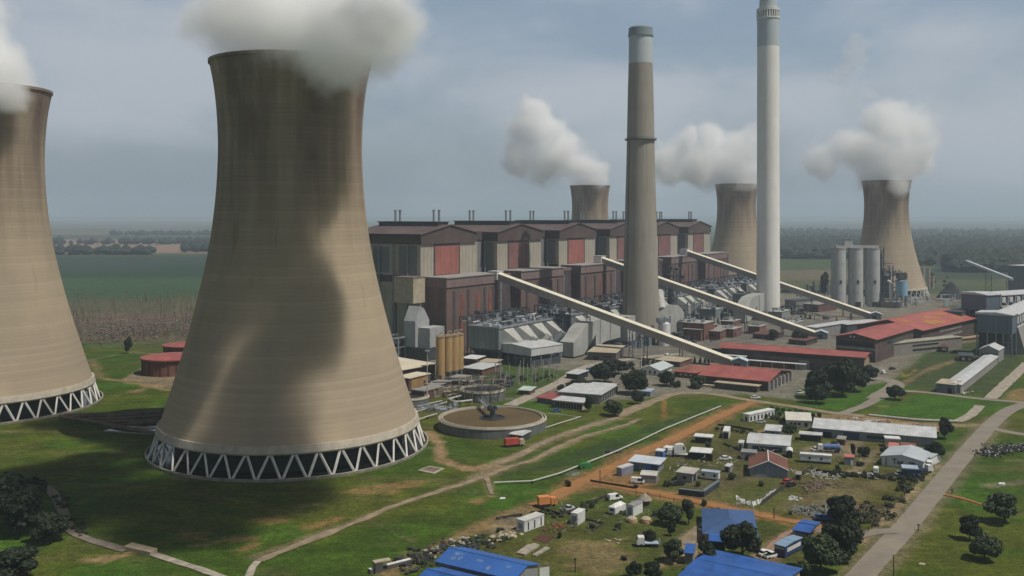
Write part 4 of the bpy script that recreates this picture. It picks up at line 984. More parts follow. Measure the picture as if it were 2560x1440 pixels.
    c = G(1090,1025); t = stuff(tag(greeble(M(),-14,10,-6,6,0,40,2,34).build('yard_pipework', STEEL), 'low grey pipework between the near cooling tower and the smaller tank','pipework')); t.location = (c.x,c.y,0)
    for x,y,h,lb in ((1068,1002,24,'tall lamp mast with a disc head beside the ochre silos'),(1603,932,21,'tall steel pole rising through the nearest conveyor line'),(1589,934,17,'shorter pole just left of the tall steel pole')):
        c = G(x,y); t = thing('lamp_mast', lb, 'mast', (c.x,c.y,0), 0, 'lamp masts')
        M().cyl(0,0,0,h,.32,8,.16).build('pole', WP, t); M().cyl(0,0,h,h+.35,1.3 if x==1068 else .6,12).build('lamp_head', STEEL, t)
lowplant()
# ------------------------------------------------------------------ grey silos and coal plant at the right
def rightside():
    SG = mat('silo_concrete', (.40,.41,.40), .8, .1, .1, streak=.18)
    for x,lb in ((2096,'leftmost of the three grey silos, before the distant cooling tower'),(2139,'middle one of the three grey silos'),(2181,'rightmost of the three grey silos')):
        c = G(x,766); t = thing('silo', lb, 'silo', (c.x,c.y,0), 0, 'grey concrete silos')
        M().cyl(0,0,0,56.5,7.0,32).build('barrel', SG, t, True)
        M().cyl(0,0,56.5,57.4,7.3,32).build('roof', CONW, t)
        M().box(-1,1,-7.3,-6.2,23,26).build('opening', VOID, t)
        M().box(-2.6,2.6,-7.3,-6,0,5).build('door', VOID, t)
    c = G(2139,766); t = thing('head_house', 'small grey machine room on top of the three silos', 'building', (c.x-20,c.y-3,57.4), 0)
    M().box(0,42,0,6,0,2.4).box(8,16,0,6,2.4,9).build('wall', SG, t); M().box(7.5,16.5,-.5,6.5,9,9.5).build('roof', STEEL, t)
    c = G(2230,768); t = thing('processing_tower', 'dark lattice processing tower between the silos and the distant cooling tower', 'steel tower', (c.x-14,c.y+8,0), 0)
    m = M()
    for x in (0,9,18,30):
        for y in (0,9): m.beam((x,y,0),(x,y,58 if x < 12 else (40 if x<20 else 34)),.9)
    for z in range(6,60,6):
        w = 9 if z > 42 else (18 if z>34 else 30); m.box(-.4,w+.4,-.4,9.4,z,z+.4); m.beam((0,0,z-6),(9,0,z),.4)
        if w > 9: m.beam((18,0,z-6),(9,0,z),.4)
        if w > 18: m.beam((18,0,z-6),(30,0,z),.4)
    m.build('frame', DSTEEL, t); M().box(1,8,1,8,4,52).box(10,17,1,8,8,34).build('casing', mat('dark_blue_casing',(.10,.12,.15),.7,.2,.2,streak=.2), t)
    greeble(M(),0,30,0,9,30,20,5,41).build('top_equipment', STEEL, t); M().beam((2,2,58),(-14,2,60),1.4,.8).build('jib', STEEL, t)
    c = G(2254,770); t = thing('storage_tank', 'blue tank on legs beside the dark processing tower', 'tank', (c.x,c.y,0))
    M().cyl(0,0,12,26,5.6,24).build('shell', mat('blue_tank',(.22,.40,.52),.6,.12,.3,streak=.2), t, True); M().lathe([(5.8,26),(3,27.6),(.2,28)],seg=24).build('roof', STEEL, t)
    for a in range(6): M().beam((5*math.cos(a*PI/3),5*math.sin(a*PI/3),0),(5*math.cos(a*PI/3),5*math.sin(a*PI/3),12),.5).build('leg', STEEL, t)
    M().box(-4,4,-4,4,28,34).build('cab', DSTEEL, t)
    c = G(2227,768); t = thing('white_column', 'white vertical pipe with a bent head in front of the processing tower', 'pipe', (c.x,c.y,0))
    M().beam((0,0,0),(0,0,24),1.6,seg=12).beam((0,0,24),(-3,0,26),1.2,seg=10).beam((0,0,24),(1,0,40),.35,seg=8).build('pipe', WHITE, t); M().box(-9,9,-4,4,0,5).build('base', CONW, t)
    for x,h in ((2308,24),(2322,24),(2300,12),(2332,14)):
        c = G(x,722); t = thing('slender_stack', 'slender stack beyond the distant cooling tower, ' + {2308:'left of the tall pair',2322:'right of the tall pair',2300:'the short one at left',2332:'the short one at right'}[x], 'stack', (c.x,c.y,0), 0, 'slender far stacks')
        M().cyl(0,0,0,h*1.05,1.6,12).cyl(0,0,h*1.05,h*1.08,2.0,12).build('shaft', mat('far_stack',(.36,.28,.25),.8,.1,.2), t)
    DB = mat('dark_blue_sheet', (.115,.15,.195), .7, .12, .1, streak=.25, wave=.6)
    VSHADE = mat('void_shade', (.02,.022,.03), .9, .3, .2)
    def bunker(lb, A, B, C, z, zb, gh):
        org, rz, W, D = frame(A, B, C, z)
        t = thing('coal_bunker', lb, 'coal bunker', org, rz, 'dark coal bunkers with pale roofs')
        D = max(D, 150)
        M().box(0,W,0,16,zb,z-.1).build('front_house', DB, t)
        M().ext([(-.8,z-.3),(W+.8,z-.3),(W+.8,z+.3),(W*.55,z+1.6),(-.8,z+.9)],'y',-.8,17).build('roof', PALER, t)
        M().ext([(W*.42,z-.5),(W+.8,z-1.2),(W+.8,z-.6),(W*.55,z+1.3),(W*.42,z+1.0)],'y',17.05,D).build('gallery_roof', PALER, t)
        M().box(W*.45,W*.97,17,D,z-gh,z-1.3).build('gallery', DB, t)
        m = M(); n = int((D-17)/9)
        for i in range(n):
            y = 17+i*9; m.beam((W+.1,y,z-1.2),(W+.1,y,z-gh-1),.5); m.beam((W+.1,y,z-1.2),(W+.1,y+9,z-gh-1),.35)
            m.box(W-.1,W+.15,y+2,y+6,z-gh*.8,z-2.2)
        m.beam((W+.1,17,z-gh-1),(W+.1,D,z-gh-1),.5); m.build('truss', WHITE, t)
        M().ext([(W*.2,0),(W*1.25,0),(W*1.02,z-gh-1.2),(W*.4,z-gh-1.2)],'y',18,D).build('sloping_wall', mat('bunker_concrete',(.27,.26,.24),.9,.12,.1,streak=.3), t)
        for x in (0,W*.3,W*.55,W*.75,W*.98):
            for y in (.5,15): M().beam((x,y,0),(x,y,zb),.8).build('leg', STEEL, t)
        M().beam((W*.75,.5,zb*.62),(W*.98,.5,zb*.62),.5).build('brace', STEEL, t); M().beam((W*.75,.5,zb*.3),(W*1.1,.5,zb*.3),.4).build('brace', STEEL, t)
        M().box(.6,W*.74,2,15,0,zb).build('shade_block', VSHADE, t)  # near-black block put in for the shade under the front house
        return t
    bunker('nearer dark blue coal bunker with a pale roof, cut by the right edge', (2442,784),(2530,789),(2620,732), 26.5, 14.5, 8)
    bunker('farther dark blue coal bunker with a pale roof, behind the nearer one', (2403,733),(2466,738),(2545,703), 30, 18, 8)
    t = shed('dark_shed', 'dark flat structure left of the nearer coal bunker', 'building', frame((2352,834),(2404,838),(2420,822),0), 17, 'flat', 0, mat('teal_dark_sheet',(.05,.08,.095),.8,.2,.2), DSTEEL, .3, feats=[('door','F',.5,0,6,6)])
    a, b = P(2416,653,930), P(2530,698,870)
    t = thing('stacker_conveyor', 'thin pale stacker boom rising to the left at the far right', 'conveyor', (b.x,b.y,0)); q = Vector((b.x,b.y,0))
    M().beam(a-q, b-q, 3, 2).build('boom', mat('boom_grey',(.45,.49,.52),.6,.1,.3), t)
    m = M(); c_ = (a-q).lerp(b-q,.5); trestle(m,c_.x,c_.y,c_.z-1,5); c_ = (a-q).lerp(b-q,.95); trestle(m,c_.x,c_.y,c_.z-1,5); m.build('trestle', DSTEEL, t)
    M().add([a-q+Vector((0,0,1)),a-q+Vector((14,0,11)),a-q+Vector((26,-3,11)),a-q+Vector((40,-6,-1)),a-q+Vector((0,1,1)),a-q+Vector((14,1,11)),a-q+Vector((26,-2,11)),a-q+Vector((40,-5,-1))],[(0,1,5,4),(1,2,6,5),(2,3,7,6)]).build('stay', DSTEEL, t)
    t = shed('transfer_house', 'grey blue transfer house at the far right edge behind the coal bunkers', 'building', frame((2520,740),(2570,744),(2600,730),0), 34, 'flat', 0, DB, PALER, .5, feats=[('door','F',.3,0,6,6)])
    # low covered gallery on the grass
    a, b = G(2382,983), G(2478,908)
    d = Vector((b.x-a.x,b.y-a.y)); L = d.length; rz = math.atan2(-d.x, d.y)
    t = thing('covered_gallery', 'long low grey gallery running up the grass to a gabled shed', 'gallery', (a.x,a.y,0), rz)
    M().box(-3.6,3.6,0,L,0,4.4).build('wall', CONW, t); M().ext([(-4.2,4.3),(4.2,4.3),(4.2,4.6),(0,5.3),(-4.2,4.6)],'x' if 0 else 'y',-.3,L+.3).build('roof', PALER, t)
    t = shed('gallery_house', 'flat roofed blue grey block at the near end of the low gallery', 'building', frame((2341,981),(2388,986),(2392,976),0), 4.6, 'mono', .5, DB, CREAM, .4, feats=[('door','F',.7,0,2,2.6)])
    shed('gallery_house', 'pale gabled shed at the upper end of the low gallery', 'building', frame((2448,903),(2496,907),(2506,898),0), 7.5, 'gy', 2.4, WALLG, PALER, .5, feats=[('door','F',.5,0,8,5)])
    # dark conical coal heap
    c = G(2378,745); m = M().lathe([(15,0),(11.5,5),(6.5,11.5),(3,16),(.5,18)],seg=26)
    o = m.build('coal_heap', mat('coal_heap',(.03,.033,.038),1,.3,.1,bump=.6)); o.location = (c.x,c.y,0); stuff(o); tag(o,'dark conical coal heap right of the distant cooling tower','coal heap')
    for v in o.data.vertices:
        f = 1+.16*noise.noise(v.co*.12); v.co.x *= f; v.co.y *= f
    # misc yard clutter in the far middle
    c = G(2330,760); t = stuff(tag(greeble(M(),-90,60,-30,40,0,90,7,51).build('yard_equipment', mat('pale_blue_kit',(.36,.40,.42),.7,.2,.3)), 'pale equipment scattered between the silos and the coal bunkers','equipment')); t.location = (c.x,c.y,0)
    c = G(2010,735); t = stuff(tag(greeble(M(),-60,50,-40,40,0,70,9,52).build('yard_equipment', STEEL), 'grey equipment right of the white chimney','equipment')); t.location = (c.x,c.y,0)
    c = G(1960,800); t = stuff(tag(greeble(M(),-40,60,-10,14,0,30,5,53).build('yard_equipment', DSTEEL), 'dark equipment in the yard right of the white chimney foot','equipment')); t.location = (c.x,c.y,0)
rightside()
# ------------------------------------------------------------------ settlement: sheds, cabins, containers, vehicles
BLUER = mat('blue_roof_sheet', (.03,.11,.37), .5, .2, .3, wave=.7, wdir='X', detail=9)
SLATE = mat('slate_blue_roof', (.045,.10,.24), .55, .12, .2, wave=1.6)
BGREY = mat('blue_grey_wall', (.20,.23,.27), .8, .15, .3, streak=.2)
NAVY = mat('navy_paint', (.02,.045,.13), .5, .15, .4)
BLUEP = mat('blue_paint', (.05,.15,.42), .5, .12, .4)
def town():
    S = shed
    g = 'white cabins and containers'
    S('cabin_row','long white prefab cabin with a row of dark windows, beside the dirt road','cabin',frame((1858,1052),(1873,1055),(1916,1037),0),2.9,'flat',0,WHITE,WHITE,.2,feats=[('window','R',(i+.5)/7,.4,1.1,1.8,VOID) for i in range(7)]+[('door','F',.5,0,1,2)],group=g)
    S('container','white box container with a dark open end, right of the dirt road','container',frame((1807,1097),(1822,1098),(1843,1086),0),2.8,'flat',0,WHITE,WHITE,.05,feats=[('door','F',.5,.15,2.0,2.4,VOID),('window','R',.3,.6,.5,1.4)],group=g)
    S('container','long white container cabin with three dark slits, nearest the bottom','container',frame((1291,1325),(1311,1331),(1353,1311),0),2.9,'flat',0,WHITE,mat('dull_white_roof',(.50,.50,.46),.7,.1,.4),.1,feats=[('window','R',p,.3,.45,2.2,VOID) for p in (.2,.52,.85)]+[('panel','F',.5,.4,1.5,1.9,WALLG)],group=g)
    S('container','short white ribbed container standing alone on the grass','container',frame((1427,1311),(1444,1314),(1465,1302),0),3.1,'flat',0,mat('ribbed_white',(.68,.68,.66),.6,.06,.3,wave=1.3),WHITE,.05,feats=[('door','F',.5,.1,1.7,2.5,WALLG)],group=g)
    S('container','tall white box with grey end beside the thatched hut','container',frame((1565,1288),(1583,1292),(1604,1280),0),3.0,'arch',.35,WHITE,WALLG,.05,feats=[('panel','F',.5,.2,1.4,2.4,BGREY)],group=g)
    S('caravan','white caravan with a pointed roof, left of the tall white box','caravan',frame((1521,1285),(1538,1289),(1560,1276),0),2.3,'hip',.8,WHITE,WHITE,.05,z0=.4,feats=[('window','F',.5,1.2,1.4,.6),('wheel_arch','R',.5,.3,1.2,.5,VOID)],group=g)
    S('carport','thin white canopy roof above deep shade, left of the white container','carport',frame((1738,1107),(1777,1110),(1782,1104),0),2.4,'flat',0,VOID,WHITE,.6,feats=[('door','F',.5,0,2,2)])  # near-black wall box stands in for the shade below the canopy
    S('shed','large pale roofed shed with two white awnings over blue doors','shed',frame((1869,1126),(1973,1134),(2003,1110),0),2.9,'gx',1.5,mat('light_wall',(.50,.51,.52),.8,.1,.3,streak=.15),PALER,.5,feats=[('door','F',.28,0,5,2.1,NAVY),('door','F',.55,0,5,2.1,NAVY),('door','F',.74,0,3,2.1,NAVY),('awning','F',.25,2.1,5,.3,WHITE),('awning','F',.52,2.1,5,.3,WHITE)])
    S('shed','small pale roof tucked behind the large pale roofed shed','shed',frame((1912,1092),(1951,1095),(1956,1084),0),2.6,'mono',.6,BGREY,PALER,.3,feats=[('door','F',.5,0,1,2)])
    S('house','white walled house with a cream gabled roof and black scrawl on its wall','house',frame((1967,1067),(2027,1070),(2040,1052),0),3.0,'gx',1.7,WHITE,mat('cream_roof_sheet',(.55,.53,.47),.7,.1,.3),.5,feats=[('window','F',.8,.5,1.2,1.6,VOID)]+wins('F',3,1.0,1.2,1.0,.1,.6))
    S('shed','very long silver roofed shed behind the town','shed',frame((2034,1092),(2338,1118),(2343,1094),0),3.7,'gx',2.1,BGREY,PALER,.6,feats=[('door','F',.32,0,6,3,NAVY),('door','F',.12,0,3,2.4,VOID),('window','F',.58,1.2,12,1.2,GLASS),('door','F',.85,0,4,2.6,WALLG)])
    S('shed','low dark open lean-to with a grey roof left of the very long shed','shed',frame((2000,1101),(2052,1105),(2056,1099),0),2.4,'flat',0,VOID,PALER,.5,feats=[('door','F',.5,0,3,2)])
    S('cabin','cream cabin with white roof before the right half of the long shed','cabin',frame((2214,1118),(2251,1120),(2254,1114),0),3.2,'flat',0,CREAM,WHITE,.2,feats=[('door','F',.3,0,1,2)])
    S('hut','reddish patched lean-to behind the workshop','hut',frame((2222,1136),(2243,1138),(2250,1130),0),2.6,'mono',.5,MAROON,mat('salmon_roof',(.45,.14,.12),.7,.15,.3),.3,feats=[('door','F',.5,0,1.5,1.6)])
    S('house','cream walled rooms with a rust red roof behind the workshop','house',frame((2254,1138),(2290,1141),(2296,1132),0),2.9,'mono',.4,CREAM,mat('rust_roof',(.20,.075,.05),.8,.2,.3),.2,feats=wins('F',3,.7,.9,1.3,.1,.95))
    t = S('workshop','white workshop with black lettering on its wall, above the navy container','workshop',frame((2204,1163),(2307,1177),(2326,1152),0),3.3,'gy',1.3,mat('blue_white_wall',(.58,.60,.61),.7,.08,.3,streak=.12),mat('blue_grey_roof',(.42,.46,.49),.6,.08,.2,wave=1.4,wdir='Y'),.6,feats=[('pilaster','F',.11,.1,.5,3.0,WALLG)])
    W = t['_w']
    for tx,x,s in (('Tag',.40,2.6),('man',.74,1.3)):
        c = bpy.data.curves.new('lettering','FONT'); c.body = tx; c.size = s; c.extrude = .03; c.offset = .03; c.align_x = 'CENTER'
        c.materials.append(VOID); tmp = bpy.data.objects.new('tmp', c); COL.objects.link(tmp); bpy.context.view_layer.update()
        me = bpy.data.meshes.new_from_object(tmp); bpy.data.objects.remove(tmp); me.materials.clear(); me.materials.append(VOID)
        o = bpy.data.objects.new('lettering', me); COL.objects.link(o); o.parent = t
        o.location = (W*x, -.12, 1.2 if s > 2 else 1.9); o.rotation_euler = (PI/2,0,0)
    S('annex','grey sloping roof on the right flank of the white workshop','shed',frame((2310,1163),(2327,1166),(2333,1150),0),3.0,'mono',.4,WHITE,mat('blue_grey_roof',(.42,.46,.49)),.3,feats=[('door','F',.5,0,1,2)])
    S('container','navy container with a pale roof edge in front of the workshop','container',frame((2256,1193),(2296,1196),(2301,1188),0),2.9,'flat',0,NAVY,mat('pale_blue_lid',(.35,.42,.50),.6,.1,.3),.12,feats=[('door','F',.2,.2,1.2,2.2,VOID),('panel','R',.5,.3,1.5,2.2,BLUEP)])
    S('hut','small blue hut with a red roof beside the tanker','hut',frame((2111,1162),(2136,1164),(2140,1157),0),2.6,'flat',0,BGREY,mat('salmon_roof',(.45,.14,.12)),.1,feats=[('door','F',.75,0,.9,1.9,WHITE)])
    S('trailer_home','long white trailer home with two small windows','trailer',frame((2000,1156),(2079,1162),(2083,1158),0),2.9,'flat',0,mat('off_white',(.52,.55,.55),.6,.08,.3),WHITE,.1,z0=.6,feats=[('window','F',.31,1.5,.7,.8,VOID),('window','F',.68,1.5,.7,.8,VOID),('skirt','F',.5,.6,10.5,.25,DSTEEL)])
    S('barn','barn with a maroon gabled roof edged in white','barn',frame((1874,1191),(1969,1197),(2003,1172),0),3.0,'gy',2.5,BGREY,mat('maroon_barn_roof',(.16,.06,.04),.8,.2,.15,wave=1.4,wdir='Y'),.4,feats=[('door','F',.12,0,2,2,WALLG)])
    t = [o for o in COL.objects if o.get('label','').startswith('barn with')][0]; W = t['_w']; D = t['_d']
    for a,b in (((-.5,-.45,2.9),(W/2,-.45,5.8)),((W/2,-.45,5.8),(W+.5,-.45,2.9)),((W/2,-.4,5.85),(W/2,D+.4,5.85)),((W/2,D+.5,5.8),(W+.5,D+.5,2.9))): M().beam(a,b,.35,.25).build('white_trim', WHITE, t)
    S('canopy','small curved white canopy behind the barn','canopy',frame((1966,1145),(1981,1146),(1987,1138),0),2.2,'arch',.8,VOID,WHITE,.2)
    S('lean_to','grey box trailer left of the barn','trailer',frame((1852,1148),(1890,1151),(1894,1143),0),2.4,'flat',0,mat('dull_grey_box',(.30,.31,.32),.8,.1,.3),WALLG,.1,z0=.3,feats=[('door','F',.85,.4,1,1.8,WALLG)])
    t = S('shed','blue and white shed with a wide flat pale roof, near the dirt junction','shed',frame((1577,1175),(1645,1183),(1668,1172),0),3.1,'mono',.3,BGREY,mat('lilac_roof',(.48,.52,.56),.6,.08,.2),.9,feats=[('door','F',.18,.1,2.2,2.4,mat('teal_door',(.12,.2,.26))),('door','F',.62,.1,2.2,2.5,BLUEP),('door','F',.86,0,2.4,2.6,NAVY)])
    S('container','blue grey container left of the blue and white shed','container',frame((1541,1189),(1554,1192),(1573,1180),0),2.7,'flat',0,mat('lavender_grey',(.20,.21,.28),.7,.15,.3),PALER,.08,feats=[('door','F',.5,.2,1,1.9,WALLG)])
    S('shed','open fronted dark shed with a thin white roof beside the white tank truck','shed',frame((1726,1149),(1775,1153),(1790,1144),0),2.8,'mono',.25,mat('black_shed',(.03,.03,.03),.9,.2,.3),WHITE,.4,feats=[('window','R',.35,.2,1,2.2,WALLG),('window','R',.75,.2,.9,2.2,WALLG),('door','F',.5,0,9,2.5)])
    for a,b,c,lb,m in (((1638,1146),(1657,1148),(1664,1142),'bright blue container at the edge of the dirt road',BLUEP),((1657,1138),(1679,1141),(1686,1135),'dark navy container just behind the bright blue one',NAVY)):
        S('container',lb,'container',frame(a,b,c,0),2.6,'flat',0,m,WHITE,.1,feats=[('door','F',.5,.2,.9,2,mat('dull_blue_door',(.12,.2,.3)))])
    S('shed','beige arched roof shed by the dirt junction','shed',frame((1601,1207),(1641,1210),(1655,1199),0),2.6,'gx',.5,WALLG,mat('beige_roof',(.50,.48,.42),.7,.08,.3),.15,feats=[('door','R',.5,0,1.4,2,WALLG)])
    S('house','grey walled house with a tan flat roof beside the white caravan','house',frame((1692,1203),(1731,1208),(1757,1196),0),2.9,'flat',0,WALLG,mat('tan_roof',(.42,.39,.35),.8,.1,.3),.4,feats=[('door','R',.35,0,3,2.5),('window','F',.5,1,1.2,1)])
    S('caravan','long white caravan with two dark portholes','caravan',frame((1752,1198),(1796,1203),(1801,1198),0),2.5,'flat',0,WHITE,mat('pale_blue_lid',(.35,.42,.50)),.1,z0=.5,feats=[('window','F',.15,1.3,.8,.8,VOID),('window','F',.78,1.3,.9,.8,VOID)])
    t = thing('rubble_wall','low dark retaining wall bending around the yard below the caravan','wall',tuple(G(1700,1238)))
    q = [G(*p)-G(1700,1238) for p in ((1697,1236),(1757,1243),(1796,1216))]
    M().path([p+Vector((0,0,.9)) for p in q],.8,1.9).build('wall', mat('dark_wall',(.035,.04,.045),.9,.3,.3), t)
    M().path([p+Vector((0,0,1.9)) for p in q],1.1,.15).build('coping', mat('slate_top',(.13,.17,.19),.7,.2,.4), t)
    # thatched hut and tan domes
    c = G(1612,1262); t = thing('thatched_hut','round hut with a conical thatched roof','hut',(c.x,c.y,0)); M().cyl(0,0,0,1.9,1.5,20).build('wall', mat('mud_wall',(.09,.08,.06),.9,.2,.5), t); M().lathe([(2.3,1.7),(1.1,2.9),(.1,3.7)],seg=24).build('roof', mat('thatch',(.28,.25,.20),1,.2,1.5), t)
    for x,y,lb in ((1580,1305,'left of two small tan domes, partly red'),(1615,1306,'right of two small tan domes with a white crown')):
        c = G(x,y); t = thing('dome_shelter',lb,'dome',(c.x,c.y,0),0,'tan domes'); M().lathe([(1.7,0),(1.65,.6),(1.35,1.15)],seg=18).build('base', mat('tan_dome',(.33,.20,.10),.9,.2,.5), t); M().lathe([(1.5,1.15),(.9,1.6),(.1,1.75)],seg=18).build('cap', CREAM, t)
    # blue roofed buildings
    t = S('house','blue roofed house at the bottom left, rear ridge with pale patches','building',frame((1094,1404),(1285,1448),(1350,1412),4.6),4.6,'gx',1.5,WALLG,mat('patched_blue_roof',(.035,.12,.38),.5,.1,.1,wave=1.6,wdir='X'),.5,feats=[('door','R',.5,0,3,3)])
    W = t['_w']; D = t['_d']; rq = random.Random(12)
    for i in range(7):
        x = W*rq.uniform(.12,.85); y = D*rq.uniform(.12,.4); a = rq.uniform(.6,1.6); b = rq.uniform(.5,1.2); f = [rq.uniform(.6,1.1) for k in range(8)]
        M().add([(x+a*f[k]*math.cos(k*PI/4), y+b*f[k]*math.sin(k*PI/4), 4.6+1.5*(y+b*f[k]*math.sin(k*PI/4))/(D/2)+.235+.003*i) for k in range(8)],[tuple(range(8))]).build('pale_patch', mat('faded_blue',(.10,.18,.34),.6,.15,.5), t)
    S('house','front wing of the blue roofed house at the bottom edge','building',frame((1030,1462),(1225,1512),(1286,1464),4.2),4.2,'gx',1.6,WALLG,BLUER,.4,feats=[('door','R',.5,0,3,3)])
    c = G(1361,1455); t = thing('sign_board','blank white board standing at the right end of the blue roofed house','board',(c.x,c.y,0),.35); M().box(-1.3,1.3,-.05,.05,1.0,3.6).build('panel', WHITE, t); M().box(-1.1,-1.0,-.04,.04,0,3.7).box(1.0,1.1,-.04,.04,0,3.7).build('post', STEEL, t)
    S('house','house with a dark slate blue hipped roof at the end of the drive','house',frame((1762,1358),(1890,1366),(1942,1306),0),2.9,'hip',2.3,CREAM,SLATE,.7,feats=wins('R',5,.8,1.6,1.4,.05,.95,VOID)+wins('F',3,.9,1.5,1.2))
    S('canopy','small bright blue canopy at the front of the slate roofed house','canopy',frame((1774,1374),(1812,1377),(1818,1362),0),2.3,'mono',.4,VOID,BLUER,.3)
    S('house','long house with a bright blue roof at the bottom edge','building',frame((1702,1440),(1925,1492),(1976,1418),4.0),4.0,'gx',.9,CREAM,BLUER,.6,feats=[('window','R',.5,.8,1.6,1.3)])
    S('lean_to','small bright blue roof glimpsed between dark trees','shed',frame((1712,1412),(1732,1414),(1736,1396),0),3,'mono',.5,WALLG,BLUER,.3)
    t = S('carport','bright blue double carport beside the big dark trees','carport',frame((1985,1349),(2023,1356),(2047,1330),0),2.6,'gx',.5,NAVY,BLUER,.4,z0=2.2)
    for x in (.1,t['_w']-.1):
        for y in (.1,t['_d']/2,t['_d']-.1): M().beam((x,y,0),(x,y,2.3),.14).build('post', WHITE, t)
    M().box(-.4,t['_w']+.4,t['_d']/2-.12,t['_d']/2+.12,3.2,3.45).build('ridge_strip', NAVY, t)
    t = S('trailer_home','blue topped trailer home with white sides below the carport','trailer',frame((1936,1390),(1962,1397),(1995,1370),0),3.0,'gx',.25,NAVY,mat('steel_blue_roof',(.20,.30,.42),.4,.1,.3),.1,z0=.3,feats=[('side_panel','R',.5,1.4,7.5,1.0,WHITE),('side_panel','F',.5,2.2,2.6,.6,CREAM)])
    # vehicles -----------------------------------------------------------
    def car(lb, x, y, ang, col, kind='car', L=4.3, grp='parked vehicles'):
        c = G(x,y); t = thing({'car':'parked_car','van':'parked_van','pickup':'pickup_truck'}[kind], lb, {'car':'car','van':'van','pickup':'pickup'}[kind], (c.x,c.y,0), ang, grp)
        w = 1.7; pc = mat('car_paint_'+col, {'white':(.72,.72,.70),'red':(.48,.04,.03),'black':(.02,.02,.022),'silver':(.45,.47,.5),'blue':(.05,.12,.3),'orange':(.8,.3,.1)}[col], .3, .05, .5)
        hz = 1.9 if kind == 'van' else 1.45
        M().ext([(0,.35),(L,.35),(L,.85),(L-.15,.95),(0.1,.92),(0,.8)] ,'y',-w/2,w/2).build('body', pc, t)
        if kind == 'car': cb = [(.45,.93),(1.0,hz),(2.6,hz),(3.35,.95)]
        elif kind == 'van': cb = [(.05,.93),(.12,hz),(3.3,hz),(4.0,.95)]
        else: cb = [(1.5,.93),(1.65,1.55),(2.7,1.55),(3.3,.95)]
        M().ext(cb,'y',-w/2+.1,w/2-.1).build('cabin', GLASS, t)
        a, b = cb[1][0]-.05, cb[2][0]+.05; M().box(a,b,-w/2+.06,w/2-.06,cb[1][1],cb[1][1]+.07).build('roof', pc, t)
        if kind == 'van': M().box(.06,2.2,-w/2+.05,w/2-.05,.93,hz).build('side', pc, t)
        if kind == 'pickup': M().box(.1,1.4,-w/2+.12,w/2-.12,.88,.96).build('load_bed', VOID, t)
        for xx in (.8,L-.85):
            for s in (-1,1): M().beam((xx,s*(w/2-.2),.32),(xx,s*(w/2+.02),.32),.32,seg=12).build('wheel', VOID, t)
        for s in (-1,1): M().box(L-.02,L+.04,s*.6-.2,s*.6+.2,.6,.78).build('headlight', WHITE, t)
        return t
    car('white van with a dark window band at the dirt junction',1578,1207,-.25,'white','van')
    car('white car facing away beside the driveway strip, near the thatched hut',1521,1252,.5,'white','van',5)
    car('white car on the road corner above the dirt road',1877,997,.1,'white','car',4.6)
    car('red car parked under the fence below the barn',1957,1211,.5,'red','car',4.3)
    car('dark car just below the red car',1968,1218,.6,'black','car',3.8)
    car('white pickup seen from behind near the hedge',2190,1185,1.2,'white','van',4.4)
    car('blue and white car at the top of the slate roofed house drive',1813,1294,0,'silver','car',4.6)
    car('leftmost white car parked by the blue topped trailer',1897,1392,.6,'white','car',4.4)
    car('white car parked nearest the blue topped trailer',1912,1397,.5,'white','pickup',4.6)
    car('dark blue car left of the big black trees by the dirt road',2036,1300,.3,'blue','car',4.4)
    car('second dark blue car against the big black trees',2058,1302,.2,'blue','van',4.4)
    car('small white car in front of the long white prefab cabin',1891,1058,.2,'silver','car',4)
    car('white car by the far wall behind the very long shed',2050,1058,.1,'white','car',4.5)
    car('white car parked behind the middle of the very long shed',2160,1064,.1,'white','van',4.5)
    car('white delivery van among machinery near the foot of the nearest conveyor',1664,892,.8,'white','van',5)
    car('blue parked car beside the gravel road',1466,928,.3,'blue','van',5.2); car('second blue parked vehicle beside the gravel road',1450,934,.3,'blue','van',5.2)
    def truck(lb, x, y, ang, cab, bed, L=8, load=None, grp='trucks'):
        c = G(x,y); t = thing('truck', lb, 'truck', (c.x,c.y,0), ang, grp)
        M().box(0,L,-.5,.5,.7,.95).build('chassis', DSTEEL, t)
        M().ext([(L-2,.7),(L,.7),(L,1.7),(L-.3,2.7),(L-2,2.7)],'y',-1.15,1.15).build('cab', cab, t); M().box(L-.36,L+.03,-.95,.95,1.65,2.4).build('windscreen', GLASS, t)
        if load == 'tank': M().beam((0.2,0,2.0),(L-2.3,0,2.0),1.05,seg=16).build('tank', bed, t)
        elif load == 'box': M().box(0,L-2.4,-1.2,1.2,1.0,3.3).build('box', bed, t)
        else: M().box(0,L-2.2,-1.2,1.2,.95,1.15).box(0,.12,-1.2,1.2,1.15,1.7).build('flat_bed', bed, t)
        for xx in (1,2.2,L-1.2):
            for s in (-1,1): M().beam((xx,s*.75,.48),(xx,s*1.15,.48),.48,seg=12).build('wheel', VOID, t)
    truck('tanker truck with a white cab and blue tank behind the long trailer home',2102,1131,2.9,WHITE,mat('tank_blue',(.10,.17,.36),.4,.1,.4),8.5,'tank')
    truck('flat bed truck with a tall white body beside the open dark shed',1722,1143,2.9,WHITE,WHITE,8)
    t = thing('white_tank','upright rounded white tank body standing on the flat bed truck','tank',tuple(G(1699,1141,0)))
    M().ext([(-2.2,1.3),(2.2,1.3),(2.2,3.4),(1.5,4.5),(.2,4.8),(-1.4,4.5),(-2.2,3.6)],'y',-1.3,1.3).build('shell', WHITE, t); M().box(1.0,1.6,-1.35,-1.28,2.8,4.0).build('window', VOID, t)
    truck('white truck with a long flat bed under a small tree',1650,1366,3.1,WHITE,mat('pale_blue_lid',(.35,.42,.50)),6.3)
    truck('orange dump truck beside the lower dirt road',1345,1268,.3,mat('orange_paint',(.62,.24,.07),.5,.1,.5),mat('orange_paint',(.62,.24,.07)),6,'box')
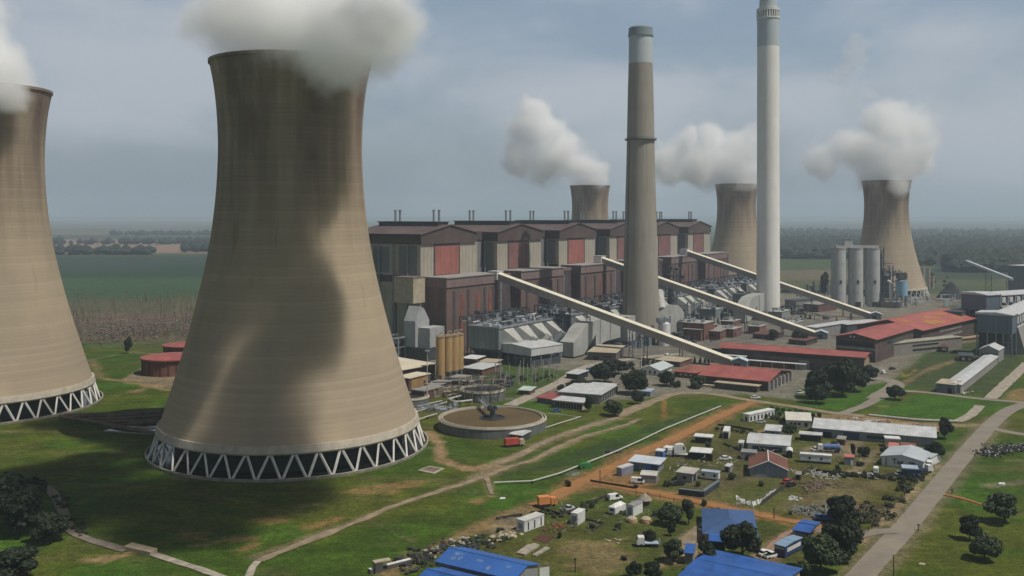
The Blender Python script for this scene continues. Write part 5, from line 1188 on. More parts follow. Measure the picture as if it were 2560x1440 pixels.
    truck('navy flat bed truck with a white cab between the navy container and the workshop',2282,1182,.1,WHITE,NAVY,7)
    truck('red container truck beside the track below the large settling tank',1262,1118,.35,CREAM,mat('red_container',(.42,.06,.045),.6,.15,.5),8,'box')
    S('lean_to','small pale roofed shelter behind the red truck','shed',frame((1274,1101),(1304,1105),(1314,1094),0),2.5,'mono',.3,DSTEEL,PALER,.4)
    c = G(1463,1172); t = thing('green_bin','green rounded skip beside the white pipeline','skip',(c.x,c.y,0),.3); M().ext([(-2,0),(2,0),(2.5,1.5),(1.5,2.1),(-1.5,2.1),(-2.3,1.4)],'y',-1,1).build('body', mat('green_paint',(.03,.16,.035),.6,.15,.5), t); M().beam((-1,-1.1,.9),(-1,1.1,.9),.35,seg=10).build('hatch', VOID, t)
    t = thing('upturned_boat','dark green upturned shape below the green skip','boat',tuple(G(1432,1187)),.3); M().add([(-3,0,0),(0,-1,0),(3,0,0),(0,1,0),(-2,0,.9),(2,0,.9)],[(0,1,5,4),(1,2,5),(2,3,5),(3,0,4,5),(0,4,1)]).build('hull', mat('grey_green',(.12,.17,.14),.7,.2,.4), t)
    # upright white slabs in a curved row
    rr = random.Random(5); base = [(1843,1250),(1856,1256),(1872,1262),(1884,1264),(1896,1262),(1910,1254),(1924,1244),(1937,1231)]
    q = catmull([tuple(G(*p))[:2] for p in base], .8); n = 26; first = None
    me = M().add([(-.45,-.18,0),(.45,-.18,0),(.35,.18,1.15),(-.4,.18,1.2),(-.45,-.05,0),(.45,-.05,0),(.35,.3,1.15),(-.4,.3,1.2)],[(0,1,2,3),(7,6,5,4),(0,4,5,1),(1,5,6,2),(2,6,7,3),(3,7,4,0)])
    for i in range(n):
        p = q[int(i*(len(q)-1)/(n-1))]
        if first is None:
            o = first = me.build('leaning_slab', WHITE)
        else: o = first.copy(); COL.objects.link(o)
        o.location = (p[0]+rr.uniform(-.3,.3),p[1]+rr.uniform(-.5,.5),0); o.rotation_euler = (0,0,rr.uniform(-.5,.9)); s = rr.uniform(.75,1.15); o.scale = (s,s,s)
        tag(o,'white slab leaning in the curved row by the fence','slab','white slabs leaning in a curved row')
    # heaps
    def heap(name, lb, pts, n, r, m, seed, zs=1.0, kind='rock'):
        rr = random.Random(seed); b = M(); q = [G(*p) for p in pts]; c0 = q[0]
        for i in range(n):
            k = rr.randrange(len(q)-1) if len(q) > 1 else 0; f = rr.random(); c = q[k].lerp(q[min(k+1,len(q)-1)],f)
            s = rr.uniform(.5,1)*r; x, y, z = c.x-c0.x+rr.gauss(0,1)*zs*2, c.y-c0.y+rr.gauss(0,1)*zs*2, rr.random()*.6*zs
            if kind == 'rock': b.rock((x,y,z), s, 5, .5)
            elif kind == 'plank': a = rr.uniform(0,PI); l = s*3; b.beam((x-l*math.cos(a),y-l*math.sin(a),z+.1),(x+l*math.cos(a),y+l*math.sin(a),z+.2+rr.random()*.5),s*.5,.15)
            else: a = rr.uniform(0,PI); b.beam((x,y,z+s*.7),(x+.5*math.cos(a),y+.5*math.sin(a),z+s*.7+rr.uniform(-.2,.2)),s*.8,seg=9)
        o = b.build(name, m); o.location = (c0.x,c0.y,0); return stuff(tag(o, lb, name.replace('_',' ')))
    SCR = mat('white_scrap',(.42,.42,.40),.7,.2,1); BSC = mat('brown_scrap',(.17,.12,.09),.9,.35,.8); DSC = mat('dark_scrap',(.04,.04,.04),.9,.4,.8)
    heap('scrap_heap','white scrap strewn along the hedge line below the barn',[(2015,1185),(2060,1190),(2100,1200)],60,.42,SCR,1,1.1,'plank')
    heap('scrap_heap','bits of white scrap at the right end of the hedge line',[(2155,1187),(2180,1195)],16,.8,SCR,2,.6,'plank')
    heap('rubble_heap','brown rubble heap in the middle of the fenced yard',[(2015,1232),(2040,1212),(2090,1210)],190,.5,BSC,3,1.2)
    heap('rubble_heap','pale stones near the yard fence',[(1975,1248),(1988,1244)],14,.8,SCR,4,.5)
    heap('scrap_heap','brown scrap and brush in the corner by the black trees',[(2150,1270),(2200,1280),(2170,1300)],220,.42,BSC,5,1.6)
    heap('scrap_heap','grey scrap heap by the dirt road beside the dark blue cars',[(2000,1285),(2030,1280),(2060,1275)],90,.45,mat('grey_scrap',(.22,.23,.22),.8,.3,.8),6,1.2,'plank')
    heap('scrap_heap','dark scrap strewn up to the blue roofed house',[(1000,1425),(1080,1385),(1150,1365),(1200,1375)],130,.9,DSC,7,1.6)
    heap('scrap_heap','pale rubble beside the dark scrap above the blue roof',[(1085,1385),(1130,1362),(1180,1350)],46,.8,mat('pale_rubble',(.34,.31,.27),.9,.2,.8),8,1.2)
    heap('scrap_heap','white rubble left of the long container cabin',[(1250,1345),(1275,1338)],26,1,CREAM,9,.9)
    heap('brick_stack','scattered red bricks right of the long container cabin',[(1375,1325),(1400,1312),(1390,1330)],60,.35,mat('red_brick_bits',(.28,.09,.06),.9,.3,1),10,1)
    heap('tyre_heap','long heap of black and white tyres at the right edge',[(2464,1140),(2500,1130),(2550,1122),(2640,1120)],420,.55,mat('tyre_black',(.035,.035,.035),.8,.3,1),11,1.2,'tyre')
    heap('tyre_heap','white painted tyres scattered over the long heap at the right edge',[(2464,1138),(2500,1128),(2550,1120),(2640,1118)],170,.42,SCR,12,1.2,'tyre')
    heap('rubble_heap','dark and rusty bits on the bare ground behind the very long shed',[(2115,1055),(2200,1062),(2330,1075)],90,1,mat('rusty_bits',(.16,.09,.06),.9,.3,1),13,1.6)
    heap('rubble_heap','white stones along the bare ground behind the very long shed',[(2130,1052),(2240,1060)],24,.8,SCR,14,1.6)
    extra = [('car','silver car beside the navy container',2240,1190,.4,'silver'),('car','blue car on the bare yard right of the tanker truck',2150,1132,1.0,'blue'),('car','white car on the bare yard before the very long shed',2030,1128,.3,'white'),('van','white van beside the small pale roof',1905,1102,.9,'white'),('pickup','white pickup near the orange dump truck',1405,1278,.4,'silver'),('car','dark car in front of the grey walled house',1680,1214,.2,'black'),('car','white car by the open fronted dark shed',1800,1150,.1,'white'),('car','silver car on the drive of the slate roofed house',1752,1330,.9,'silver'),('pickup','white pickup at the yard of the broad red hall',1992,985,.5,'white'),('car','white car on the yard right of the broad red hall',2010,975,.4,'white'),('car','blue car beside the white office roofs',1380,1030,.3,'blue'),('van','white van by the long red roof end',2205,935,.8,'white'),('car','dark car on the yard below the banded annex',2225,925,.6,'black')]
    for k,lb,x,y,a,cl in extra: car(lb,x,y,a,cl,k)
    for lb,a,b,c,h,wm,rm in (('tiny white store beside the large pale roofed shed',(1846,1122),(1858,1123),(1862,1118),2.2,WHITE,PALER),('tiny brown store by the dark fence below the barn',(1990,1200),(2002,1201),(2006,1196),1.8,BRICK,CONW),('little grey store right of the grey walled house',(1812,1180),(1824,1182),(1828,1177),2.0,WALLG,PALER),('low brown roofed store above the long trailer home',(2092,1112),(2112,1114),(2118,1108),2.2,BRICK,CONW),('small white store below the dark tree at the long shed corner',(2318,1170),(2328,1171),(2332,1166),2.0,WHITE,WHITE),('grey store at the left end of the conveyor foot yard',(1500,948),(1522,950),(1528,944),2.6,WALLG,PALER),('pale blue cabin beside the gravel road trees',(1603,990),(1626,992),(1632,986),2.4,BGREY,mat('pale_blue_lid',(.35,.42,.50)))):
        S('store',lb,'shed',frame(a,b,c,0),h,'mono',.3,wm,rm,.2,feats=[('door','F',.4,0,.9,1.7)],group='little stores of the settlement')
    heap('clutter','crates and boards strewn around the town yards',[(1640,1150),(1700,1160),(1790,1160),(1850,1150),(1990,1130),(2120,1150)],90,.45,BSC,31,3.2,'plank')
    heap('clutter','white odds and ends strewn around the town yards',[(1660,1190),(1720,1165),(1830,1160),(1960,1120),(2100,1140),(2230,1160)],60,.35,SCR,32,3.5,'plank')
    heap('clutter','odds and ends around the container cabins',[(1260,1330),(1380,1300),(1500,1300),(1640,1290)],60,.35,mat('grey_scrap',(.22,.23,.22)),33,3.5,'plank')
    heap('wreck_heap','broken machinery beside the white pipeline',[(1525,1128),(1540,1130)],26,.9,DSC,15,.8)
    heap('rubble_heap','small white pieces by the upper gallery house',[(2395,984),(2420,980)],12,1,SCR,16,.8)
    heap('scrap_field','speckled scrap and huts beyond the two left cooling towers',[(210,850),(330,838),(480,815)],900,1.3,mat('far_scrap',(.17,.13,.115),.9,.3,.3),17,16,'rock')
    heap('scrap_field','pale flecks over the far scrap field',[(230,838),(350,822),(480,806)],90,.6,BSC,18,15,'plank')
    heap('stone_patch','pale stones on the grass left of the white flat bed truck',[(1520,1350),(1535,1355)],9,.5,CREAM,19,.7)
    # slabs, pits and loose pieces
    def slab(name, lb, cat, pts, h, m, z0=0):
        q = [G(*p) for p in pts]; c = q[0]; o = M().prism([(p.x-c.x,p.y-c.y) for p in q][::1], z0, h).build(name, m, fix=True); o.location = (c.x,c.y,0); return tag(o, lb, cat)
    slab('concrete_slab','wide pale slab above the blue roofed house','slab',[(1290,1386),(1312,1390),(1350,1366),(1336,1362),(1318,1366)],.5,CONC)
    slab('concrete_slab','narrow pale slab right of the wide one','slab',[(1330,1390),(1340,1392),(1375,1372),(1364,1369)],.35,CONC)
    slab('soil_bed','dark red brown bed of soil below the red bricks','soil bed',[(1330,1349),(1364,1358),(1386,1344),(1352,1337)],.12,mat('red_soil',(.085,.03,.02),1,.3,.8))
    slab('culvert_slab','wide pale slab bridging the canal path at the bottom left','slab',[(310,1374),(376,1389),(394,1379),(330,1364)],.9,mat('tan_slab',(.42,.33,.22),.9,.1,.3))
    slab('foundation','low sunken concrete frame on the grass below the near cooling tower','foundation',[(1044,1177),(1085,1186),(1112,1172),(1072,1166)],.25,CONC)
    slab('foundation_pit','dark earth inside the low concrete frame','pit',[(1053,1176),(1084,1182),(1102,1173),(1072,1168)],.27,BSC)
    slab('concrete_slab','pale boards lying on the grass at the bottom right','slab',[(2296,1412),(2312,1414),(2314,1410),(2300,1408)],.2,CREAM)
    slab('concrete_slab','small white trough on the right hand grass','trough',[(2496,1214),(2512,1215),(2513,1211),(2498,1210)],.6,WHITE)
    slab('concrete_slab','white plate on the grass left of the lower dirt road','slab',[(1248,1248),(1262,1248),(1264,1244),(1252,1244)],.15,WHITE)
    t = thing('concrete_trough','long concrete trough left of the blue roofed house','trough',tuple(G(975,1420)),.65); M().box(-6,6,-.7,.7,0,1.0).build('body', mat('dark_concrete',(.08,.08,.075),.9,.2,.4), t); M().box(-6,6,-.5,.5,1.0,1.15).build('rim', WHITE, t)
    t = thing('culvert_head','dark upright culvert head with a pale top, left of the trough','culvert',tuple(G(945,1430)),.5); M().box(-1,1,-.8,.8,0,2.6).build('body', mat('dark_concrete',(.08,.08,.075)), t); M().box(-1.2,3.2,-.9,.9,2.6,2.85).build('cap', CREAM, t)
    # fences ---------------------------------------------------------------
    def fence(lb, pts, h, m, board=0, sp=4):
        q = [G(*p) for p in pts]; c0 = q[0]; t = thing('fence', lb, 'fence', (c0.x,c0.y,0), 0, 'fences of the settlement'); k = 0
        for a,b in zip(q,q[1:]):
            n = max(1,int((b-a).length/sp))
            for i in range(n+(b is q[-1])):
                c = a.lerp(b,i/n)-c0; k += 1
                if k < 60: M().box(c.x-.09,c.x+.09,c.y-.09,c.y+.09,0,h).build('post', m, t)
        w = M()
        for a,b in zip(q,q[1:]):
            a_, b_ = a-c0, b-c0
            if board: w.beam(a_+Vector((0,0,h*.45)),b_+Vector((0,0,h*.45)),.08,h*.8)
            else:
                for z in (.35,.65,.95): w.beam(a_+Vector((0,0,h*z)),b_+Vector((0,0,h*z)),.035)
        w.build('boarding' if board else 'wires', m, t)
    DF = mat('dark_fence',(.045,.04,.03),.9,.3,.5)
    fence('dark board fence dividing the two yards below the barn',[(2030,1172),(1985,1202),(1940,1236),(1905,1262)],1.6,DF,1)
    fence('low dark fence around the dirt corner yard',[(1476,1205),(1530,1214),(1586,1223)],1.0,DF,1)
    fence('dark fence along the lower side of the dirt road',[(1338,1268),(1400,1290),(1450,1275),(1520,1240)],1.1,DF,1)
    fence('wire fence along the dirt road past the thatched hut',[(1590,1236),(1650,1247),(1720,1262),(1800,1283)],1.5,DF)
    fence('wire fence beside the tan footpath along the main road',[(2335,1170),(2270,1232),(2200,1300),(2160,1340)],1.6,DF)
    fence('dark fence at the bottom of the hedge line',[(2030,1178),(2110,1190),(2200,1196),(2330,1168)],1.3,DF,1)
    fence('dark fence between the container cabin and the grass',[(1240,1300),(1305,1290),(1306,1306)],1.0,DF,1)
    fence('fence behind the short white ribbed container',[(1465,1302),(1510,1312),(1480,1330)],.9,DF,1)
    fence('long dark fence in front of the white container',[(1810,1112),(1850,1128),(1868,1136)],1.0,DF,1)
    fence('dark hedge like fence left of the long prefab cabin',[(1795,1064),(1850,1072),(1882,1078)],1.1,DF,1)
    fence('thin white fence along the back of the barn yard',[(1842,1262),(1860,1259),(1884,1270)],.8,WHITE)
    for x,y,h,lb in ((2234,1442,5.4,'leaning wooden pole with a pale top beside the main road'),(1500,1212,4.2,'short pole at the dirt junction'),(2296,1326,1.4,'dark bollard on the right verge of the main road'),(2380,1236,1.4,'small dark post at the footpath mouth'),(1796,1306,4,'dark gate post by the blue and white car'),(1438,1432,3.4,'thin dark post on the worn grass'),(1935,1298,3,'brown post at the corner of the slate roofed house'),(1160,1320,0.1,'')):
        if not lb: continue
        c = G(x,y); t = thing('post', lb, 'post', (c.x,c.y,0), 0, 'posts and poles'); M().cyl(0,0,0,h,.16,8,.12).build('shaft', DF, t); M().box(-.25,.25,-.25,.25,h,h+.35).build('cap', CREAM if 'pale' in lb else DF, t)
town()
# ------------------------------------------------------------------ trees
LEAF = [mat('foliage_dark',(.019,.031,.010),.85,.35,.5,col2=(.009,.016,.006)), mat('foliage_mid',(.045,.066,.020),.75,.3,.5,col2=(.022,.036,.012)), mat('foliage_olive',(.062,.070,.026),.8,.3,.5,col2=(.032,.040,.016))]
BARK = mat('bark',(.09,.07,.05),.95,.3,1)
def crown(seed, n, shape='round', leaf=.42):
    "leaf clumps filling a crown of unit radius 1 standing from z=.25 to 2; sizes in crown units"
    r = random.Random(seed); vs = []; fs = []; lobes = []
    k = {'round':15,'tall':12,'cone':14,'bush':7}[shape]
    for i in range(k):
        if shape == 'cone': z = .3+1.6*i/k; a = r.uniform(0,2*PI); rad = .5*(1-i/k); lobes.append((rad*.6*math.cos(a),rad*.6*math.sin(a),z,.62*(1-i/k*.85)))
        elif shape == 'tall': z = r.uniform(.5,1.7); a = r.uniform(0,2*PI); lobes.append((.32*math.cos(a),.32*math.sin(a),z,r.uniform(.25,.42)))
        elif shape == 'bush': a = r.uniform(0,2*PI); d = r.uniform(.1,.6); lobes.append((d*math.cos(a),d*math.sin(a),r.uniform(.25,.7),r.uniform(.3,.5)))
        else:
            a = r.uniform(0,2*PI); z = r.uniform(.6,1.6); d = r.uniform(.25,.68)*(1.1-abs(z-1.0)*.8); lobes.append((d*math.cos(a),d*math.sin(a),z,r.uniform(.26,.46)))
    for i in range(n):
        L = lobes[r.randrange(len(lobes))]
        u = Vector((r.gauss(0,1),r.gauss(0,1),r.gauss(0,1))).normalized()*(L[3]*r.uniform(.72,1.08)); c = Vector(L[:3])+Vector((u.x,u.y,u.z*.8))
        nrm = (u.normalized()+Vector((r.gauss(0,.6),r.gauss(0,.6),r.gauss(0,.6)))).normalized()
        a = nrm.orthogonal().normalized(); b = nrm.cross(a); t = r.uniform(0,PI); a, b = a*math.cos(t)+b*math.sin(t), b*math.cos(t)-a*math.sin(t)
        s = leaf*.1*r.uniform(.6,1.4); q = len(vs)
        vs += [c-a*s-b*s*.5, c+a*s*.4-b*s, c+a*s+b*s*.4, c-a*s*.3+b*s]; fs.append((q,q+1,q+2,q+3))
    return vs, fs
TREES = {}
def tree_mesh(kind, v):
    key = (kind,v)
    if key not in TREES:
        n = {'round':5200,'tall':3600,'cone':3600,'bush':1500}[kind]
        m = M(); m.add(*crown(v*7+len(kind), n, kind, .62 if kind != 'bush' else .8)); me = bpy.data.meshes.new('crown'); me.from_pydata([tuple(x) for x in m.v],[],m.f)
        t = M(); top = 1.2
        t.lathe([(.075,0),(.055,.3),(.04,.7),(.02,top)],seg=8)
        r = random.Random(v)
        for i in range(6): a = i*PI/3+r.random(); z = r.uniform(.3,.7); t.beam((0,0,z),(.5*math.cos(a),.5*math.sin(a),z+.45),.035,seg=5)
        mt = bpy.data.meshes.new('trunk'); mt.from_pydata(t.v,[],t.f); mt.materials.append(BARK)
        TREES[key] = (me, mt)
    return TREES[key]
def tree(lb, x, y, wpx, hpx, kind='round', v=0, leaf=0, grp='trees of the works and settlement', name=None, Y=None):
    c = G(x, y); R = wpx/2*c.y/2400; Hh = hpx*c.y/2400*1.04
    t = thing(name or ('shrub' if kind == 'bush' else 'tree'), lb, 'shrub' if kind == 'bush' else 'tree', (c.x,c.y,0), (x*7.3)%6.28, grp)
    me, mt = tree_mesh(kind, v)
    zt = {'round':1.95,'tall':2.05,'cone':2.0,'bush':1.1}[kind]
    m2 = me if me.materials and me.materials[0] == LEAF[leaf] else None
    if m2 is None:
        m2 = TREES.get((kind,v,leaf))
        if m2 is None: m2 = me.copy(); m2.materials.clear(); m2.materials.append(LEAF[leaf]); TREES[(kind,v,leaf)] = m2
    o = bpy.data.objects.new('crown', m2); COL.objects.link(o); o.parent = t; o.scale = (R*.98,R*.98,Hh/zt)
    k = bpy.data.objects.new('trunk', mt); COL.objects.link(k); k.parent = t; k.scale = (R,R,Hh/zt)
    return t
def trees():
    T = [('big black tree at the end of the dirt road, topmost of three',2104,1312,84,72,'round',0,0),('widest black tree, between the blue carport and the main road',2112,1402,122,112,'round',1,0),('lower olive black tree right of the blue topped trailer',2052,1428,118,92,'round',2,1),('dark bush at the foot of the lower olive tree',2010,1436,50,34,'bush',0,1),
      ('big black round tree in front of the slate roofed house',1856,1398,104,100,'round',3,0),('tall black tree covering the left corner of the long blue roof',1764,1430,72,92,'tall',1,0),('small dark outgrowth right of the tall black tree',1800,1432,44,38,'bush',1,0),('mid green round tree left of the tall black tree',1684,1404,62,58,'round',0,1),
      ('small dark tree over the white flat bed truck',1624,1360,44,38,'round',1,0),('little dark tree left of the drive',1677,1340,22,32,'round',2,0),('left of the pair of leafy trees right of the tan domes',1674,1312,68,56,'round',3,1),('right of the pair of leafy trees right of the tan domes',1722,1310,48,64,'tall',0,1),
      ('small tree at the bottom edge, left of a pair',1588,1446,46,42,'round',2,0),('small tree at the bottom edge, right of a pair',1630,1450,50,46,'round',0,0),('dark tree at the lower right corner of the very long shed',2338,1152,60,50,'round',1,0),('dark tree at the upper right end of the very long shed',2361,1098,42,54,'round',2,0),
      ('round dark tree on the right hand field, upper one',2424,1350,56,62,'round',0,0),('loose olive tree on the right hand field, lower one',2462,1400,80,68,'round',3,1),('spreading dark tree at the right edge above the other two',2512,1306,96,74,'round',2,1),
      ('broad black tree in front of the long red roofed building, largest crown',2106,990,110,98,'round',1,0),('black tree overlapping the left of the broad black tree',2042,996,72,72,'round',0,0),('dark tree nearest the works road beneath the broad black tree',2040,1008,66,46,'round',2,0),('black tree at the back right of the broad black tree',2136,978,70,62,'round',3,0),
      ('small spreading tree beside the works road, alone on the grass',2237,999,52,36,'round',2,0),('dark tree right of the pale blue gabled house',1667,965,54,40,'round',1,0),('large black tree between the two lamp poles and the white office roofs',1588,985,82,58,'round',0,0),('black tree beyond the large black one, behind it to the left',1512,958,78,60,'round',3,0),
      ('dark tree right of the white office roofs',1592,1010,40,36,'round',1,0),('wide dark tree behind the white office roofs, left',1452,978,70,32,'round',2,0),('small round tree at the left end of the office trees',1402,980,22,20,'round',3,0),('clipped dark tree before the white veranda',1472,1030,36,42,'tall',2,0),('two stemmed green bush by the gravel track',1534,1040,58,38,'round',0,1),
      ('small bushy tree in front of the broad low red hall',1748,968,44,30,'round',2,1),('small bush below the left end of the broad low red hall',1738,972,30,20,'bush',1,1),('lone dark tree on the far side of the left fields',320,884,26,44,'round',1,0),
      ('green bush between the large shed and the very long shed',1976,1091,44,32,'round',2,1),('slim dark tree left of the small blue hut',2134,1152,20,44,'tall',0,0),('dark bush right of the slim tree',2160,1142,34,26,'bush',2,0),('bushy tree left of the reddish lean-to',2214,1138,34,22,'bush',0,1),
      ('huge black tree at the left edge, upper mass',40,1330,190,150,'round',1,0),('black tree right of the huge one at the left edge',118,1356,100,78,'round',3,0),('lower dark tree filling the bottom left corner',28,1450,150,78,'round',0,0),('tall dark tree at the extreme left edge',-20,1290,100,118,'tall',1,0),
      ('dark tree left of the three grey silos',2062,748,34,68,'tall',2,0),('dark tree at the red roofed hall, behind the blue grey tail house',1998,856,50,32,'round',1,0),('dark round tree below the middle conveyor',1934,850,32,26,'round',0,0),('black tree behind the shade canopy near the nearest conveyor',1545,935,60,36,'round',2,0),
      ('small black shrub beside the dark pond',1690,968,30,18,'bush',1,0),('dark bush at the right foot of the long red roof',2175,950,46,40,'round',3,0)]
    for a in T: tree(*a)
    for i,(x,y) in enumerate(((1590,1222),(1668,1216),(1745,1216),(1830,1200),(1870,1150),(1700,1120),(1770,1120),(2095,1175),(2150,1165),(2085,1118),(1480,1320),(1545,1325),(1400,1345),(1250,1330),(1480,1270),(1640,1290),(1560,1400),(2240,1150),(1905,1215),(1760,1265),(1420,1216),(2290,1130))):
        tree('low bush dotted about the settlement yards', x, y, 16+(i*7)%12, 11+(i*5)%8, 'bush', i%3, (0,1,2,1)[i%4], 'low bushes dotted about the settlement')
    for i,x in enumerate((1737,1751,1763,1771)): tree('one of four little conifers in a row beneath the first conveyor, '+('first','second','third','last')[i]+' from the left', x, 908-i*.5, 10, 17-i, 'cone', 0, 0, 'little conifers under the conveyor')
    # shrubs in slanting rows behind the prefab cabin
    rr = random.Random(2); n = 0
    for i in range(9):
        for k in range(3):
            x = 1928+i*15+k*(-7); y = 1020+i*2.4+k*11
            t = tree('olive shrub in the slanting rows above the white walled house', x+rr.uniform(-2,2), y+4, rr.uniform(11,16), rr.uniform(9,13), 'bush', i%3, 2, 'olive shrubs in slanting rows')
    # scrub along fences and hedge lines
    def scrub(lb, pts, n, w, h, leaf, seed, spread=4, grp=None):
        rr = random.Random(seed); q = [Vector(G(*p)) for p in pts]
        m = M(); c0 = q[0]
        for i in range(n):
            k = rr.randrange(len(q)-1); c = q[k].lerp(q[k+1],rr.random()); c += Vector((rr.gauss(0,1),rr.gauss(0,1),0))*spread*.5; s = rr.uniform(.5,1.1)
            vs, fs = crown(seed*50+i, 130, 'bush', 1.6)
            m.add([(c.x-c0.x+v.x*w*s, c.y-c0.y+v.y*w*s, v.z*h*s) for v in vs], fs)
        o = m.build('scrub', LEAF[leaf]); o.location = (c0.x,c0.y,0); stuff(o); tag(o, lb, 'scrub', grp)
    scrub('dark scrub lining the fence beside the main road', [(2312,1175),(2262,1218),(2195,1280),(2150,1310)], 46, 1.6, 1.5, 2, 3, 4)
    scrub('black hedge line below the barn and the workshop', [(2080,1186),(2180,1194),(2290,1202)], 44, 1.6, 1.2, 0, 4, 3)
    scrub('overgrown scrub with scrap left of the blue roofed house', [(1000,1425),(1090,1388),(1180,1362),(1240,1350)], 40, 1.3, 1.0, 1, 5, 5)
    scrub('scrub behind the very long shed', [(2050,1060),(2200,1070),(2340,1084)], 34, 1.2, 1.2, 0, 6, 4)
    scrub('brush along the dark fence right of the orange truck', [(1345,1285),(1400,1292),(1450,1276),(1510,1245)], 34, 1.2, 1.1, 2, 7, 3)
    scrub('low bushes under the white raised box building', [(1245,945),(1330,950),(1390,935)], 36, 1.6, 1.6, 0, 8, 8)
    scrub('bushes along the foot of the nearest precipitators', [(1480,930),(1560,925),(1640,905)], 26, 2.4, 2.6, 0, 9, 8)
    scrub('reeds and brush at the left of the canal path', [(150,1235),(180,1300),(195,1345)], 22, 1.4, 1.3, 1, 10, 4)
    scrub('dark brush behind the corner yard', [(1800,1074),(1840,1078),(1880,1088)], 22, 1.3, 1.2, 0, 11, 3)
    scrub('scattered weeds around the scrap in the fenced yard', [(2000,1290),(2050,1282),(2160,1276),(2200,1260)], 40, 1.1, 1.0, 2, 12, 6)
    # slim pale poplars in front of the raised box building
    me = M().beam((0,0,0),(0,0,9),.16,seg=6)
    for i in range(7): a = i*2.4; z = 3+i*.7; me.beam((0,0,z),(.5*math.cos(a),.5*math.sin(a),z+1.6),.05,seg=4)
    first = me.build('bare_poplar', mat('pale_bark',(.33,.33,.30),.9,.2,.5)); rr = random.Random(8)
    for i in range(44):
        o = first if i == 0 else first.copy()
        if i: COL.objects.link(o)
        c = G(rr.uniform(1236,1400), rr.uniform(934,966)); o.location = (c.x,c.y,0); s = rr.uniform(.6,1.15); o.scale = (s,s,s); o.rotation_euler = (0,0,rr.uniform(0,6))
        tag(o, 'slim bare poplar in the grove below the white raised box', 'tree', 'slim bare poplars')
    # leafless plantation beyond the left towers: one mass of thin stems
    m = M(); rr = random.Random(9); c0 = G(340,780)
    for i in range(600):
        c = G(rr.uniform(120,540), rr.uniform(738,852))-c0; h = rr.uniform(4,8)
        m.beam((c.x,c.y,0),(c.x+rr.uniform(-.4,.4),c.y,h),.22,seg=3); 
        if rr.random() < .5: m.beam((c.x,c.y,h*.4),(c.x+rr.uniform(-2,2),c.y,h*.85),.1,seg=3)
    o = m.build('bare_plantation', mat('dry_stems',(.15,.11,.085),1,.3,.02)); o.location = c0; stuff(o); tag(o,'leafless grey brown plantation in the fields between the left towers','plantation')
    # far woods
    def wood(lb, boxes, n, r, m, seed):
        rr = random.Random(seed); b = M()
        for i in range(n):
            x0,x1,Y0,Y1 = boxes[rr.randrange(len(boxes))]; Y = rr.uniform(Y0,Y1); X = rr.uniform(x0,x1)*Y/2400
            s = rr.uniform(.6,1.25)*r; b.rock((X,Y,s*.75),s,7,rr.uniform(.7,1.1))
        o = b.build('far_wood', m); stuff(o); tag(o, lb, 'woodland', 'far woods')
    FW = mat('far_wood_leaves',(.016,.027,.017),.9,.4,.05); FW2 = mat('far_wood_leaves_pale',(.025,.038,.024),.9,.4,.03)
    wood('dark wood on the plain right of the white chimney, behind the silos', [(655,1000,1950,3000)], 1900, 14, FW, 1)
    wood('dark wood along the far right behind the coal bunkers', [(1010,1400,1700,2900),(1100,1400,1500,1750)], 2400, 15, FW, 2)
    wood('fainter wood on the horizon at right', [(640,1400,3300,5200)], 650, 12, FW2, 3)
    wood('dark tree belts on the horizon between the left towers', [(-1160,-740,2900,2960),(-1160,-900,2150,2190),(-1000,-740,4200,4300),(-820,-740,2300,2500)], 260, 12, FW, 4)
    wood('low bushes on the green field right of the grey silos', [(860,1100,1150,1500)], 40, 3, FW2, 5)
    # pylons
    for i,(x,Y) in enumerate(((245,2550),(280,2450),(392,2600),(462,3000),(2345,1500))):
        X = (x-1280)*Y/2400; t = thing('pylon', ['far pylon nearest the left tower','second far pylon from the left tower','third far pylon in the left fields','fourth far pylon next to the near tower','pylon on the green field right of the silos'][i], 'pylon', (X,Y,0), 0, 'far electricity pylons')
        m = M()
        for a in (-1,1):
            for b in (-1,1): m.beam((a*3,b*3,0),(a*.6,b*.6,26),.5)
        for z,w in ((18,6),(22,5),(26,4)): m.beam((-w,0,z),(w,0,z),.5)
        for z in (5,10,15): m.beam((-2.6+z*.1,0,z),(2.4-z*.12,0,z+4),.35)
        m.build('mast', STEEL, t)
trees()
